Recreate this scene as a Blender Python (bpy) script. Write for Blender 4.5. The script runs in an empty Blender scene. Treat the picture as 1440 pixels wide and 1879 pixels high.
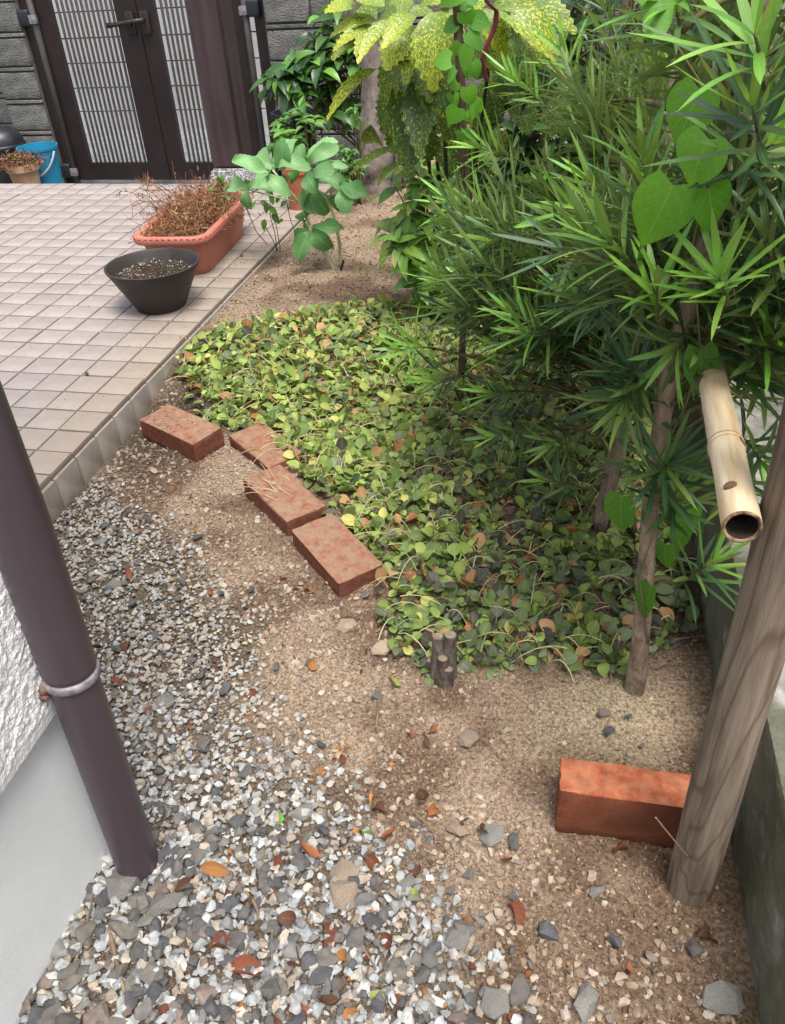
import bpy, bmesh, math, random
import numpy as np
from mathutils import Vector, Matrix
rng = np.random.default_rng(7); random.seed(7)
sc = bpy.context.scene
col = sc.collection
PI = math.pi
# ---------------------------------------------------------------- camera
F_PX, PITCH, ROLL, TH = 1469.39, 0.63023268, -0.06163373, 1.33251094
CAM = np.array([0.0, 0.0, 1.095])
def _loc(v): return np.array([v[0]*math.sin(TH)-v[1]*math.cos(TH), v[0]*math.cos(TH)+v[1]*math.sin(TH), v[2]])
_fw = np.array([0, math.cos(PITCH), -math.sin(PITCH)]); _up = np.array([0, math.sin(PITCH), math.cos(PITCH)]); _rt = np.array([1.0, 0, 0])
C_R = _loc(math.cos(ROLL)*_rt+math.sin(ROLL)*_up); C_U = _loc(-math.sin(ROLL)*_rt+math.cos(ROLL)*_up); C_F = _loc(_fw)
cd = bpy.data.cameras.new('camera'); cam = bpy.data.objects.new('camera', cd); col.objects.link(cam)
cam.matrix_world = Matrix([[C_R[i], C_U[i], -C_F[i], CAM[i]] for i in range(3)]+[[0, 0, 0, 1]])
cd.sensor_fit = 'HORIZONTAL'; cd.sensor_width = 36.0; cd.lens = F_PX/1440*36.0
cd.clip_start = 0.02; cd.clip_end = 500
sc.camera = cam
# ---------------------------------------------------------------- sky, sun, exposure
SUN = np.array([0.22, -0.28, 0.93]); SUN = SUN/np.linalg.norm(SUN)
world = bpy.data.worlds.new('World'); sc.world = world; world.use_nodes = True
wn = world.node_tree; bg = wn.nodes['Background']
sky = wn.nodes.new('ShaderNodeTexSky'); sky.sky_type = 'NISHITA'; sky.sun_disc = False
sky.sun_elevation = math.asin(SUN[2]); sky.sun_rotation = math.atan2(SUN[0], SUN[1])
sky.air_density = 1.0; sky.dust_density = 4.0; sky.ozone_density = 1.0
hsv = wn.nodes.new('ShaderNodeHueSaturation'); hsv.inputs['Saturation'].default_value = 0.45      # thin white overcast
wn.links.new(sky.outputs[0], hsv.inputs['Color']); wn.links.new(hsv.outputs[0], bg.inputs[0]); bg.inputs[1].default_value = 0.15
sl = bpy.data.lights.new('sun', 'SUN'); sl.energy = 1.5; sl.angle = math.radians(22); sl.color = (1.0, 0.96, 0.90)
so = bpy.data.objects.new('sun', sl); col.objects.link(so)
so.rotation_euler = Vector(SUN).to_track_quat('Z', 'Y').to_euler(); so.location = (2, -1, 6)
sc.view_settings.view_transform = 'Standard'; sc.view_settings.look = 'None'
sc.view_settings.exposure = 1.08; sc.view_settings.gamma = 1.0; sc.view_settings.use_curve_mapping = False
# ---------------------------------------------------------------- helpers
def at(x, y, Y):
    """the place at depth Y (metres along the garden) seen at photo position x, y"""
    d = C_F+(x-720)/F_PX*C_R-(y-939.5)/F_PX*C_U
    return CAM+d*(Y/d[1])
def atz(x, y, z):
    d = C_F+(x-720)/F_PX*C_R-(y-939.5)/F_PX*C_U
    return CAM+d*((z-CAM[2])/d[2])
def tag(o, label=None, cat=None, group=None, kind=None):
    if label: o['label'] = label
    if cat: o['category'] = cat
    if group: o['group'] = group
    if kind: o['kind'] = kind
    return o
def link(name, me, mat=None, parent=None, label=None, cat=None, group=None, kind=None, M=None):
    o = bpy.data.objects.new(name, me); col.objects.link(o)
    if mat is not None and me is not None and len(me.materials) == 0: me.materials.append(mat)
    if parent is not None: o.parent = parent
    if M is not None: o.matrix_local = Matrix(M)
    return tag(o, label, cat, group, kind)
def empty(name, loc, label, cat, group=None, rz=0, kind=None):
    o = bpy.data.objects.new(name, None); col.objects.link(o)
    o.location = loc; o.rotation_euler = (0, 0, rz); o.empty_display_size = 0.05
    return tag(o, label, cat, group, kind)
def world_of(o):
    m = o.matrix_basis
    return world_of(o.parent) @ o.matrix_parent_inverse @ m if o.parent else m
def inv(o): return world_of(o).inverted()
def child(name, me, mat, parent, label=None, kind=None):
    """a part whose mesh is given in world coordinates"""
    o = bpy.data.objects.new(name, me); col.objects.link(o)
    if mat is not None and len(me.materials) == 0: me.materials.append(mat)
    o.parent = parent; o.matrix_parent_inverse = inv(parent)
    return tag(o, label, kind=kind)
def inst(name, me, parent, M, label=None):
    """a part that shares mesh data, placed by a world matrix"""
    o = bpy.data.objects.new(name, me); col.objects.link(o); o.parent = parent; o.matrix_local = inv(parent) @ Matrix(M)
    return tag(o, label)
def npmesh(name, V, Fc, colr=None, lc=None, smooth=True):
    """mesh from numpy: V (n,3); Fc (m,k) or a list of such arrays"""
    V = np.asarray(V, float); Fs = [np.asarray(f) for f in (Fc if isinstance(Fc, list) else [Fc]) if len(f)]
    me = bpy.data.meshes.new(name)
    idx = np.concatenate([f.ravel() for f in Fs]).astype(np.int32)
    tot = np.concatenate([np.full(len(f), f.shape[1]) for f in Fs]).astype(np.int32)
    st = np.concatenate([[0], np.cumsum(tot)[:-1]]).astype(np.int32)
    me.vertices.add(len(V)); me.vertices.foreach_set('co', V.astype(np.float32).ravel())
    me.loops.add(len(idx)); me.loops.foreach_set('vertex_index', idx)
    me.polygons.add(len(tot)); me.polygons.foreach_set('loop_start', st); me.polygons.foreach_set('loop_total', tot)
    me.polygons.foreach_set('use_smooth', np.full(len(tot), smooth, bool))
    me.update(calc_edges=True)
    if colr is not None:
        a = me.color_attributes.new('Col', 'FLOAT_COLOR', 'POINT')
        c = np.ones((len(V), 4), np.float32); c[:, :3] = colr; a.data.foreach_set('color', c.ravel())
    if lc is not None:
        a = me.attributes.new('lc', 'FLOAT_VECTOR', 'POINT')
        c = np.zeros((len(V), 3), np.float32); c[:, :lc.shape[1]] = lc; a.data.foreach_set('vector', c.ravel())
    return me
class MB:
    """collects pieces of ONE part"""
    def __init__(s): s.V = []; s.F = {3: [], 4: []}; s.n = 0; s.C = []
    def add(s, V, F, c=None):
        V = np.asarray(V, float); F = np.asarray(F); s.V.append(V); s.F[F.shape[1]].append(F+s.n); s.n += len(V)
        s.C.append(np.tile(np.asarray(c if c is not None else (1, 1, 1), float), (len(V), 1)) if c is None or np.ndim(c) == 1 else c)
        return s
    def box(s, a, b, c=None):
        (x0, y0, z0), (x1, y1, z1) = a, b
        V = [(x0,y0,z0),(x1,y0,z0),(x1,y1,z0),(x0,y1,z0),(x0,y0,z1),(x1,y0,z1),(x1,y1,z1),(x0,y1,z1)]
        return s.add(V, [(0,3,2,1),(4,5,6,7),(0,1,5,4),(1,2,6,5),(2,3,7,6),(3,0,4,7)], c)
    def tube(s, P, r, n=8, c=None, cap=True):
        V, Q, T = tubeVF(P, r, n, cap); k = s.n
        s.V.append(V); s.n += len(V); s.F[4].append(Q+k)
        if len(T): s.F[3].append(T+k)
        s.C.append(np.tile(np.asarray(c if c is not None else (1, 1, 1), float), (len(V), 1)))
        return s
    def mesh(s, name, colr=False, smooth=False):
        Fs = [np.concatenate(s.F[k]) for k in (3, 4) if s.F[k]]
        return npmesh(name, np.concatenate(s.V), Fs, np.concatenate(s.C) if colr else None, None, smooth)
def tubeVF(P, r, n=8, cap=True):
    P = np.asarray(P, float); m = len(P); r = np.broadcast_to(np.asarray(r, float), (m,))
    T = np.gradient(P, axis=0); T /= np.linalg.norm(T, axis=1)[:, None]+1e-12
    ref = np.array([0, 0, 1.0]) if abs(T[0][2]) < .9 else np.array([1.0, 0, 0])
    V = []; x = np.cross(T[0], ref)
    for i in range(m):
        x = x-T[i]*(x@T[i]); x /= np.linalg.norm(x)+1e-12; y = np.cross(T[i], x)
        a = np.arange(n)*2*PI/n
        V.append(P[i]+r[i]*(np.cos(a)[:, None]*x+np.sin(a)[:, None]*y))
    V = np.concatenate(V); i = np.arange(m-1)[:, None]*n; j = np.arange(n)[None]; k = (j+1) % n
    Q = np.stack([i+j, i+k, i+n+k, i+n+j], -1).reshape(-1, 4)
    Tt = np.zeros((0, 3), int)
    if cap:
        V = np.concatenate([V, P[:1], P[-1:]]); b = m*n; jj = np.arange(n); kk = (jj+1) % n
        Tt = np.concatenate([np.stack([kk, jj, np.full(n, b)], -1), np.stack([(m-1)*n+jj, (m-1)*n+kk, np.full(n, b+1)], -1)])
    return V, Q, Tt
def lathe(name, prof, n=40, smooth=True):
    a = np.arange(n)*2*PI/n; V = np.concatenate([[(r*math.cos(t), r*math.sin(t), z) for t in a] for r, z in prof])
    i = np.arange(len(prof)-1)[:, None]*n; j = np.arange(n)[None]; k = (j+1) % n
    me = npmesh(name, V, np.stack([i+j, i+k, i+n+k, i+n+j], -1).reshape(-1, 4), smooth=smooth)
    return me
def smooth_angle(me, deg=35):
    try: me.set_sharp_from_angle(angle=math.radians(deg))
    except Exception: pass
    return me
def bevbox(name, size, bev=.004, seg=2, jit=0, cuts=0, seed=0):
    bm = bmesh.new(); bmesh.ops.create_cube(bm, size=1)
    for v in bm.verts: v.co = Vector((v.co.x*size[0], v.co.y*size[1], v.co.z*size[2]))
    bmesh.ops.bevel(bm, geom=bm.edges[:], offset=bev, segments=seg, profile=.6, affect='EDGES')
    if cuts: bmesh.ops.subdivide_edges(bm, edges=[e for e in bm.edges if e.calc_length() > .03], cuts=cuts, use_grid_fill=True)
    rr = random.Random(seed)
    if jit:
        for v in bm.verts: v.co += Vector((rr.uniform(-jit, jit), rr.uniform(-jit, jit), rr.uniform(-jit, jit)))
    me = bpy.data.meshes.new(name); bm.to_mesh(me); bm.free()
    for p_ in me.polygons: p_.use_smooth = True
    return smooth_angle(me, 40)
_tab = np.random.default_rng(3).random((8, 256, 256))
def vn(x, y, s=0):
    """smooth value noise 0..1"""
    x = np.asarray(x, float); y = np.asarray(y, float); xi = np.floor(x).astype(int); yi = np.floor(y).astype(int)
    fx = x-xi; fy = y-yi; fx = fx*fx*(3-2*fx); fy = fy*fy*(3-2*fy); t = _tab[s % 8]
    g = lambda a, b: t[a % 256, b % 256]
    return (g(xi, yi)*(1-fx)+g(xi+1, yi)*fx)*(1-fy)+(g(xi, yi+1)*(1-fx)+g(xi+1, yi+1)*fx)*fy
def sstep(a, b, x): t = np.clip((np.asarray(x, float)-a)/(b-a), 0, 1); return t*t*(3-2*t)
# ---------------------------------------------------------------- materials
def mat(name, c1, c2=None, scale=12, rough=.6, bump=0, bscale=120, attr=False, rnd=0, spec=.3, trans=0, stretch=None, back=None, coord='Object', detail=4, lo=.35, hi=.65, bdist=.002, metal=0, coat=0):
    m = bpy.data.materials.new(name); m.use_nodes = True; nt = m.node_tree; N = nt.nodes; L = nt.links
    b = N['Principled BSDF']; b.inputs['Roughness'].default_value = rough; b.inputs['Specular IOR Level'].default_value = spec
    b.inputs['Metallic'].default_value = metal
    if coat: b.inputs['Coat Weight'].default_value = coat; b.inputs['Coat Roughness'].default_value = .25
    tc = N.new('ShaderNodeTexCoord'); src = tc.outputs[coord]
    if stretch:
        mp = N.new('ShaderNodeMapping'); mp.inputs['Scale'].default_value = stretch; L.new(src, mp.inputs['Vector']); src = mp.outputs[0]
    nz = N.new('ShaderNodeTexNoise'); nz.inputs['Scale'].default_value = scale; nz.inputs['Detail'].default_value = detail
    nz.inputs['Roughness'].default_value = .6; L.new(src, nz.inputs['Vector'])
    rp = N.new('ShaderNodeValToRGB'); c2 = c2 or tuple(min(1, v*1.25) for v in c1)
    rp.color_ramp.elements[0].position = lo; rp.color_ramp.elements[1].position = hi
    rp.color_ramp.elements[0].color = (*c1, 1); rp.color_ramp.elements[1].color = (*c2, 1)
    L.new(nz.outputs['Fac'], rp.inputs[0]); out = rp.outputs[0]
    def mul(a, bb):
        x = N.new('ShaderNodeMix'); x.data_type = 'RGBA'; x.blend_type = 'MULTIPLY'; x.inputs[0].default_value = 1
        L.new(a, x.inputs[6]); L.new(bb, x.inputs[7]); return x.outputs[2]
    if attr:
        at_ = N.new('ShaderNodeAttribute'); at_.attribute_name = 'Col'; out = mul(at_.outputs['Color'], out)
    if rnd:
        oi = N.new('ShaderNodeObjectInfo'); mr = N.new('ShaderNodeMapRange'); mr.inputs[3].default_value = 1-rnd; mr.inputs[4].default_value = 1+rnd
        L.new(oi.outputs['Random'], mr.inputs[0]); cb = N.new('ShaderNodeCombineColor')
        for k in range(3): L.new(mr.outputs[0], cb.inputs[k])
        out = mul(out, cb.outputs[0])
    if back:
        ge = N.new('ShaderNodeNewGeometry'); x = N.new('ShaderNodeMix'); x.data_type = 'RGBA'
        L.new(ge.outputs['Backfacing'], x.inputs[0]); L.new(out, x.inputs[6])
        y = N.new('ShaderNodeMix'); y.data_type = 'RGBA'; y.inputs[0].default_value = back[3]; L.new(out, y.inputs[6]); y.inputs[7].default_value = (*back[:3], 1)
        L.new(y.outputs[2], x.inputs[7]); out = x.outputs[2]
    L.new(out, b.inputs['Base Color'])
    if bump:
        n2 = N.new('ShaderNodeTexNoise'); n2.inputs['Scale'].default_value = bscale; n2.inputs['Detail'].default_value = 5; L.new(src, n2.inputs['Vector'])
        bp = N.new('ShaderNodeBump'); bp.inputs['Strength'].default_value = bump; bp.inputs['Distance'].default_value = bdist
        L.new(n2.outputs['Fac'], bp.inputs['Height']); L.new(bp.outputs[0], b.inputs['Normal'])
    if trans:
        tr = N.new('ShaderNodeBsdfTranslucent'); mx = N.new('ShaderNodeMixShader'); mx.inputs[0].default_value = trans
        hs = N.new('ShaderNodeHueSaturation'); hs.inputs['Saturation'].default_value = 1.15; hs.inputs['Value'].default_value = 1.5; hs.inputs['Hue'].default_value = .485
        L.new(out, hs.inputs['Color']); L.new(hs.outputs[0], tr.inputs[0])
        L.new(b.outputs[0], mx.inputs[1]); L.new(tr.outputs[0], mx.inputs[2])
        L.new(mx.outputs[0], N['Material Output'].inputs['Surface'])
    m['out'] = 1
    return m
def leafmat(name, rough=.42, rnd=.18, trans=.28, back=(.22, .32, .10, .45), veins=.35, vscale=9, spec=.45, c=(.85, .85, .85), c2=(1.1, 1.1, 1.1), speck=None, midw=.07):
    """leaf: colour from Col, pale midrib and side veins from the leaf coordinate lc (x across -1..1, y along 0..1)"""
    m = mat(name, c, c2, 30, rough, .25, 90, attr=True, rnd=rnd, trans=trans, back=back, spec=spec, bdist=.001)
    nt = m.node_tree; N = nt.nodes; L = nt.links; b = N['Principled BSDF']
    a = N.new('ShaderNodeAttribute'); a.attribute_name = 'lc'; sp = N.new('ShaderNodeSeparateXYZ'); L.new(a.outputs['Vector'], sp.inputs[0])
    def mth(op, x, y=None):
        n = N.new('ShaderNodeMath'); n.operation = op
        for k, v in enumerate((x, y)):
            if v is None: continue
            if isinstance(v, (int, float)): n.inputs[k].default_value = v
            else: L.new(v, n.inputs[k])
        return n.outputs[0]
    ax = mth('ABSOLUTE', sp.outputs[0]); mid = mth('LESS_THAN', ax, midw)
    ph = mth('FRACT', mth('SUBTRACT', mth('MULTIPLY', sp.outputs[1], vscale), mth('MULTIPLY', ax, 2.2)))
    side = mth('MULTIPLY', mth('LESS_THAN', ph, .12), .55); v = mth('MULTIPLY', mth('MAXIMUM', mid, side), veins)
    base = b.inputs['Base Color'].links[0].from_socket
    x = N.new('ShaderNodeMix'); x.data_type = 'RGBA'; L.new(v, x.inputs[0]); L.new(base, x.inputs[6])
    y = N.new('ShaderNodeMix'); y.data_type = 'RGBA'; y.inputs[0].default_value = .5; L.new(base, y.inputs[6]); y.inputs[7].default_value = (.45, .6, .25, 1); L.new(y.outputs[2], x.inputs[7])
    out = x.outputs[2]
    if speck:
        # variegation: yellow specks, denser towards the tip of some leaves (vertex colour alpha-like blue channel is not used)
        oi = N.new('ShaderNodeObjectInfo'); tc = N.new('ShaderNodeTexCoord'); ad = N.new('ShaderNodeVectorMath'); ad.operation = 'ADD'
        mu = N.new('ShaderNodeVectorMath'); mu.operation = 'MULTIPLY'; mu.inputs[1].default_value = (37, 19, 53)
        cb = N.new('ShaderNodeCombineXYZ')
        for k in range(3): L.new(oi.outputs['Random'], cb.inputs[k])
        L.new(cb.outputs[0], mu.inputs[0]); sc_ = N.new('ShaderNodeVectorMath'); sc_.operation = 'MULTIPLY'; sc_.inputs[1].default_value = (2.2, 4.6, 0)
        L.new(a.outputs['Vector'], sc_.inputs[0]); L.new(sc_.outputs[0], ad.inputs[0]); L.new(mu.outputs[0], ad.inputs[1])
        n1 = N.new('ShaderNodeTexNoise'); n1.inputs['Scale'].default_value = 5.5; n1.inputs['Detail'].default_value = 6; n1.inputs['Roughness'].default_value = .72; L.new(ad.outputs[0], n1.inputs['Vector'])
        lvl = N.new('ShaderNodeAttribute'); lvl.attribute_name = 'var'
        t = mth('ADD', n1.outputs['Fac'], mth('MULTIPLY', lvl.outputs['Fac'], .30))
        f = N.new('ShaderNodeMapRange'); f.inputs[1].default_value = .555; f.inputs[2].default_value = .60; L.new(t, f.inputs[0])
        x2 = N.new('ShaderNodeMix'); x2.data_type = 'RGBA'; L.new(f.outputs[0], x2.inputs[0]); L.new(out, x2.inputs[6]); x2.inputs[7].default_value = (*speck, 1); out = x2.outputs[2]
    L.new(out, b.inputs['Base Color'])
    for n in N:
        if n.type == 'HUE_SAT': L.new(out, n.inputs['Color'])
    return m
# ---------------------------------------------------------------- leaves
def leafVF(prof, nseg=6, curl=.15, fold=.15, serr=0, wav=0, seed=0, lobe=0):
    """leaf of length 1 along Y, half width prof(t) across X, normal Z"""
    rr = np.random.default_rng(seed); V = []; LC = []
    n = nseg*(2 if serr else 1)
    for i in range(n+1):
        t = i/n; w = prof(t); wl = wr = w
        if serr and 0.35 < t < .97 and i % 2: wl += serr; wr += serr
        a = curl*t*1.6; y = math.sin(a)/(curl*1.6) if abs(curl) > 1e-3 else t; z = -(1-math.cos(a))/(curl*1.6) if abs(curl) > 1e-3 else 0
        wz = wav*math.sin(t*9+seed); ys = y+(.45/n if serr and i % 2 and .35 < t < .97 else 0)-lobe*max(0, 1-t/.28)
        V += [(-wl, ys, z+fold*w+wz), (0, y, z), (wr, ys, z+fold*w-wz)]; LC += [(-1, t), (0, t), (1, t)]
    F = []
    for i in range(n):
        k = 3*i; F += [(k, k+1, k+4, k+3), (k+1, k+2, k+5, k+4)]
    return np.array(V), np.array(F), np.array(LC, float)
def frame(d, up):
    d = np.asarray(d, float); d = d/(np.linalg.norm(d)+1e-12); z = np.asarray(up, float)-d*(np.asarray(up, float)@d)
    if np.linalg.norm(z) < 1e-4: z = np.cross(d, (1, .3, .2))
    z /= np.linalg.norm(z); return np.stack([np.cross(d, z), d, z], 1)
def LM(p, d, up, length, width):
    M = np.eye(4); M[:3, :3] = frame(d, up)*np.array([width, length, length]); M[:3, 3] = p; return M
def templates(prefix, shapes, colours, material, var=None):
    """every shape in every colour: one mesh each"""
    out = []
    for si, (V, F, LC) in enumerate(shapes):
        for ci, c in enumerate(colours):
            cc = np.asarray(c, float); cols = np.tile(cc, (len(V), 1)) if cc.ndim == 1 else cc[0]+(cc[1]-cc[0])*LC[:, 1:2]
            me = npmesh(prefix, V, F, cols, LC)
            if var is not None:
                a = me.attributes.new('var', 'FLOAT', 'POINT'); v0, v1 = var[ci]; a.data.foreach_set('value', (v0+(v1-v0)*LC[:, 1]).astype(np.float32))
            me.materials.append(material); out.append((me, V, F, LC, cols))
    return out
def foliage(parent, name, temps, items, maxparts=300, rest='foliage', material=None):
    """items (M, template index): the ones that show largest become parts, the rest one joined part"""
    order = sorted(range(len(items)), key=lambda i: np.linalg.norm(items[i][0][:3, 3]-CAM)/np.linalg.norm(items[i][0][:3, 1]))
    W = np.array(inv(parent)) if parent is not None else np.eye(4)
    for i in order[:maxparts]:
        M, t = items[i]; o = bpy.data.objects.new(name, temps[t][0]); col.objects.link(o); o.parent = parent; o.matrix_local = Matrix(W@M)
    if len(items) > maxparts:
        Vs, Fs, Cs, Ls, n = [], [], [], [], 0
        for i in order[maxparts:]:
            M, t = items[i]; M = W@M; _, V, F, LC, cols = temps[t]
            Vs.append(V@M[:3, :3].T+M[:3, 3]); Fs.append(F+n); n += len(V); Cs.append(cols*(.85+.3*((i*7919) % 100)/100)); Ls.append(LC)
        link(rest, npmesh(rest, np.concatenate(Vs), np.concatenate(Fs), np.concatenate(Cs), np.concatenate(Ls)), material, parent, kind='stuff')
def bez(a, b, c, n=8):
    a, b, c = map(np.asarray, (a, b, c)); t = np.linspace(0, 1, n)[:, None]; return a*(1-t)**2+2*b*t*(1-t)+c*t*t
def rndir(): 
    v = rng.normal(size=3); return v/np.linalg.norm(v)
# ================================================================ THE SETTING
PX, PZ, PITCH_T, ROW0, PY1 = -1.149, 0.095, 0.0996, 1.367, 3.93      # patio edge, top, tile pitch, first joint, far end
WALLX = -0.60                                                        # house wall
def ground_z(x, y):
    x = np.asarray(x, float); y = np.asarray(y, float)
    z = 0.072*sstep(1.75, 2.3, y-.12*np.clip(x+.6, -1, 1))
    z += 0.016*sstep(.25, 0, np.hypot((x+.05)*.6, y-1.35)-.35)          # mound under the ground cover
    z += 0.012*(vn(x*4+9, y*4, 1)-.5)+0.008*(vn(x*17, y*17, 2)-.5)+0.006*(vn(x*34+5, y*34, 4)-.5)+0.006*(vn(x*70, y*70, 3)-.5)
    low = sstep(3.94, 3.99, y)*sstep(-1.18, -1.26, x)
    return z*(1-low)-0.345*low
def gx(a0, a1, step, far):
    c = np.arange(a0, a1+1e-6, step); k = np.array([.05, .15, .4, 1, 2, 4, 8, 16, 40]); k = k[k < far]
    return np.concatenate([a0-k[::-1], c, a1+k])
_by = np.array([.2, .429, .529, .674, .756, .855, .974, 1.113, 1.267, 1.388, 1.5]); _bx = np.array([.16, -.02, -.134, -.262, -.374, -.465, -.55, -.649, -.841, -1.02, -1.2])
def gravel_amount(x, y): return sstep(.16, -.12, x-np.interp(y, _by, _bx)+.10*(vn(x*9, y*9, 7)-.5))
X = gx(-1.62, .75, .0105, 100); Y = gx(.15, 4.3, .0125, 100)
XX, YY = np.meshgrid(X, Y); ZZ = ground_z(XX, YY)
nx, ny = len(X), len(Y); i = np.arange(ny-1)[:, None]*nx; j = np.arange(nx-1)[None]
def soilcol(x, y):
    """soil colours: tan sand, brown loam, dark leaf mould by the patio foot, pale sand by the near tree"""
    n = vn(x*5, y*5, 4)*.6+vn(x*14, y*14, 5)*.4
    tan = np.array([.335, .25, .178]); brn = np.array([.178, .118, .080]); drk = np.array([.075, .055, .042]); pale = np.array([.46, .375, .265]); moss = np.array([.11, .115, .035])
    c = tan+(brn-tan)*sstep(.38, .68, n)[..., None]
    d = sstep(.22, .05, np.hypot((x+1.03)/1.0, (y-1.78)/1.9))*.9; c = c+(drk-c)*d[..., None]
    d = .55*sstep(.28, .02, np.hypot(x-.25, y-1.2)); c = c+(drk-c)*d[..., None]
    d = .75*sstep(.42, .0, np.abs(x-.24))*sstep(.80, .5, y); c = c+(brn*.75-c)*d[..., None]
    d = .8*sstep(.14, .02, np.hypot((x-.12)*.8, y-.93)); c = c+(pale-c)*d[..., None]
    d = .6*sstep(.55, .72, vn(x*6+3, y*6, 6))*sstep(2.7, 2.9, y)*sstep(3.4, 3.0, y)*sstep(-.9, -.7, x); c = c+(moss-c)*d[..., None]
    d = .8*gravel_amount(x, y); c = c+(np.array([.10, .082, .066])-c)*d[..., None]  # soil colour darkened under the gravel to paint in shaded gaps between stones
    d = .10*sstep(.6, .75, vn(x*7+3, y*7+5, 6))*sstep(1.5, 1.1, y); c = c+(moss*1.8-c)*d[..., None]
    return c
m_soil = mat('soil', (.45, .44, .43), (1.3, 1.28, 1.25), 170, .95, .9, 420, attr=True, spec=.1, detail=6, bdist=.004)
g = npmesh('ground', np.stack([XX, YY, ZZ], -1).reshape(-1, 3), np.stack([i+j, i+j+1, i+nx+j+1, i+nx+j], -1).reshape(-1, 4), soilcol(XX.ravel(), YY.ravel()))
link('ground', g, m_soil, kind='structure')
# ---- stones: crushed gravel, crumbs of soil
def hulls(k, n, flat, seed):
    out = []; r = np.random.default_rng(seed)
    for q in range(k):
        P = r.normal(size=(n, 3)); P /= np.linalg.norm(P, axis=1)[:, None]; P *= .5*(.85+.3*r.random((n, 1)))
        P *= np.array([1, .62+.3*r.random(), flat+.22*r.random()])
        bm = bmesh.new()
        for v in P: bm.verts.new(v)
        bmesh.ops.convex_hull(bm, input=bm.verts[:])
        bmesh.ops.delete(bm, geom=[v for v in bm.verts if not v.link_faces], context='VERTS')
        bmesh.ops.triangulate(bm, faces=bm.faces[:]); bm.verts.index_update()
        out.append((np.array([v.co[:] for v in bm.verts]), np.array([[v.index for v in f.verts] for f in bm.faces]))); bm.free()
    return out
def rotm(n, tilt):
    a = rng.random(n)*2*PI; b = rng.normal(size=n)*tilt; c = rng.normal(size=n)*tilt
    ca, sa, cb, sb, cc, s_c = np.cos(a), np.sin(a), np.cos(b), np.sin(b), np.cos(c), np.sin(c)
    z = np.zeros(n); o = np.ones(n)
    Rz = np.array([[ca, -sa, z], [sa, ca, z], [z, z, o]]).transpose(2, 0, 1); Rx = np.array([[o, z, z], [z, cb, -sb], [z, sb, cb]]).transpose(2, 0, 1)
    Ry = np.array([[cc, z, s_c], [z, o, z], [-s_c, z, cc]]).transpose(2, 0, 1); return Rz@Rx@Ry
def scatter(T, P, S, tilt, cols):
    R = rotm(len(P), tilt); ti = rng.integers(0, len(T), len(P)); Vs, Fs, Cs, n = [], [], [], 0
    for t, (V, F) in enumerate(T):
        k = np.where(ti == t)[0]
        if not len(k): continue
        W = np.einsum('nij,vj->nvi', R[k], V)*S[k][:, None, None]+P[k][:, None, :]
        Vs.append(W.reshape(-1, 3)); Fs.append((F[None]+(n+np.arange(len(k))*len(V))[:, None, None]).reshape(-1, 3)); n += len(k)*len(V)
        Cs.append(np.repeat(cols[k], len(V), 0))
    return np.concatenate(Vs), np.concatenate(Fs), np.concatenate(Cs)
def pal(n, P, W):
    P = np.array(P); k = rng.choice(len(P), n, p=np.array(W)/sum(W)); c = P[k]*(.82+.36*rng.random((n, 1))); return c
WHITE = [(.44, .445, .43), (.36, .38, .385), (.275, .295, .30), (.19, .195, .195), (.10, .10, .10), (.42, .37, .30), (.31, .255, .20)]
DARK = [(.125, .12, .112), (.17, .155, .135), (.10, .10, .105), (.21, .165, .14), (.23, .22, .20)]
TAN = [(.37, .295, .215), (.44, .37, .285), (.30, .225, .155), (.25, .22, .19), (.48, .43, .37), (.17, .145, .12)]
m_stone = mat('crushed_stone', (.78, .78, .78), (1.15, 1.15, 1.15), 90, .85, .35, 260, attr=True, spec=.25, bdist=.002)
H14 = hulls(28, 15, .42, 1); H9 = hulls(16, 8, .5, 2); HD = hulls(20, 18, .30, 5)
def inbed(x, y): return (x > PX+.012) & (x < .285) & ((x > WALLX-.004) | (y > .60))
def samp(n, x0, x1, y0, y1):
    x = x0+(x1-x0)*rng.random(n); y = y0+(y1-y0)*rng.random(n); k = inbed(x, y); return x[k], y[k]
# pale gravel
x, y = samp(38000, -1.14, .25, .06, 1.62); gm = gravel_amount(x, y); k = rng.random(len(x)) < gm*.88; x, y = x[k], y[k]; gm = gm[k]
near = sstep(.95, .45, y); s = (.0062+.0105*rng.random(len(x))**2.0)*(1+.42*near); z = ground_z(x, y)+.14*s+.008*rng.random(len(x))*gm
c = pal(len(x), WHITE, [15, 20, 20, 18, 13, 9, 7]); w = ((.2+.6*sstep(.55, 1.05, y))*rng.random(len(x)))[:, None]; c = c*(1-w)+np.array([.40, .33, .25])*w
V, Fc, Cc = scatter(H14, np.stack([x, y, z], 1), s, .35, c)
tag(link('gravel', npmesh('gravel', V, Fc, Cc, smooth=False), m_stone), 'pale grey and white crushed gravel beside the house wall', 'gravel', kind='stuff')
# dark angular stones mixed in
x, y = samp(4800, -1.14, .25, .06, 1.55); gm = gravel_amount(x, y)
dk = .17+.75*sstep(.22, .03, np.abs(x+.50))*sstep(.75, .5, y)+.30*sstep(.62, .40, y)
k = rng.random(len(x)) < dk*np.clip(gm+.10, 0, 1); x, y = x[k], y[k]; s = (.013+.024*rng.random(len(x))**1.4)*(.75+.35*sstep(.9, .4, y))
V, Fc, Cc = scatter(HD, np.stack([x, y, ground_z(x, y)+.010], 1), s, .22, pal(len(x), DARK, [5, 5, 4, 1, 1])*.8)
tag(link('dark_gravel', npmesh('dark_gravel', V, Fc, Cc, smooth=False), m_stone), 'dark grey brown angular stone chips mixed into the pale gravel', 'gravel', kind='stuff')
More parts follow.
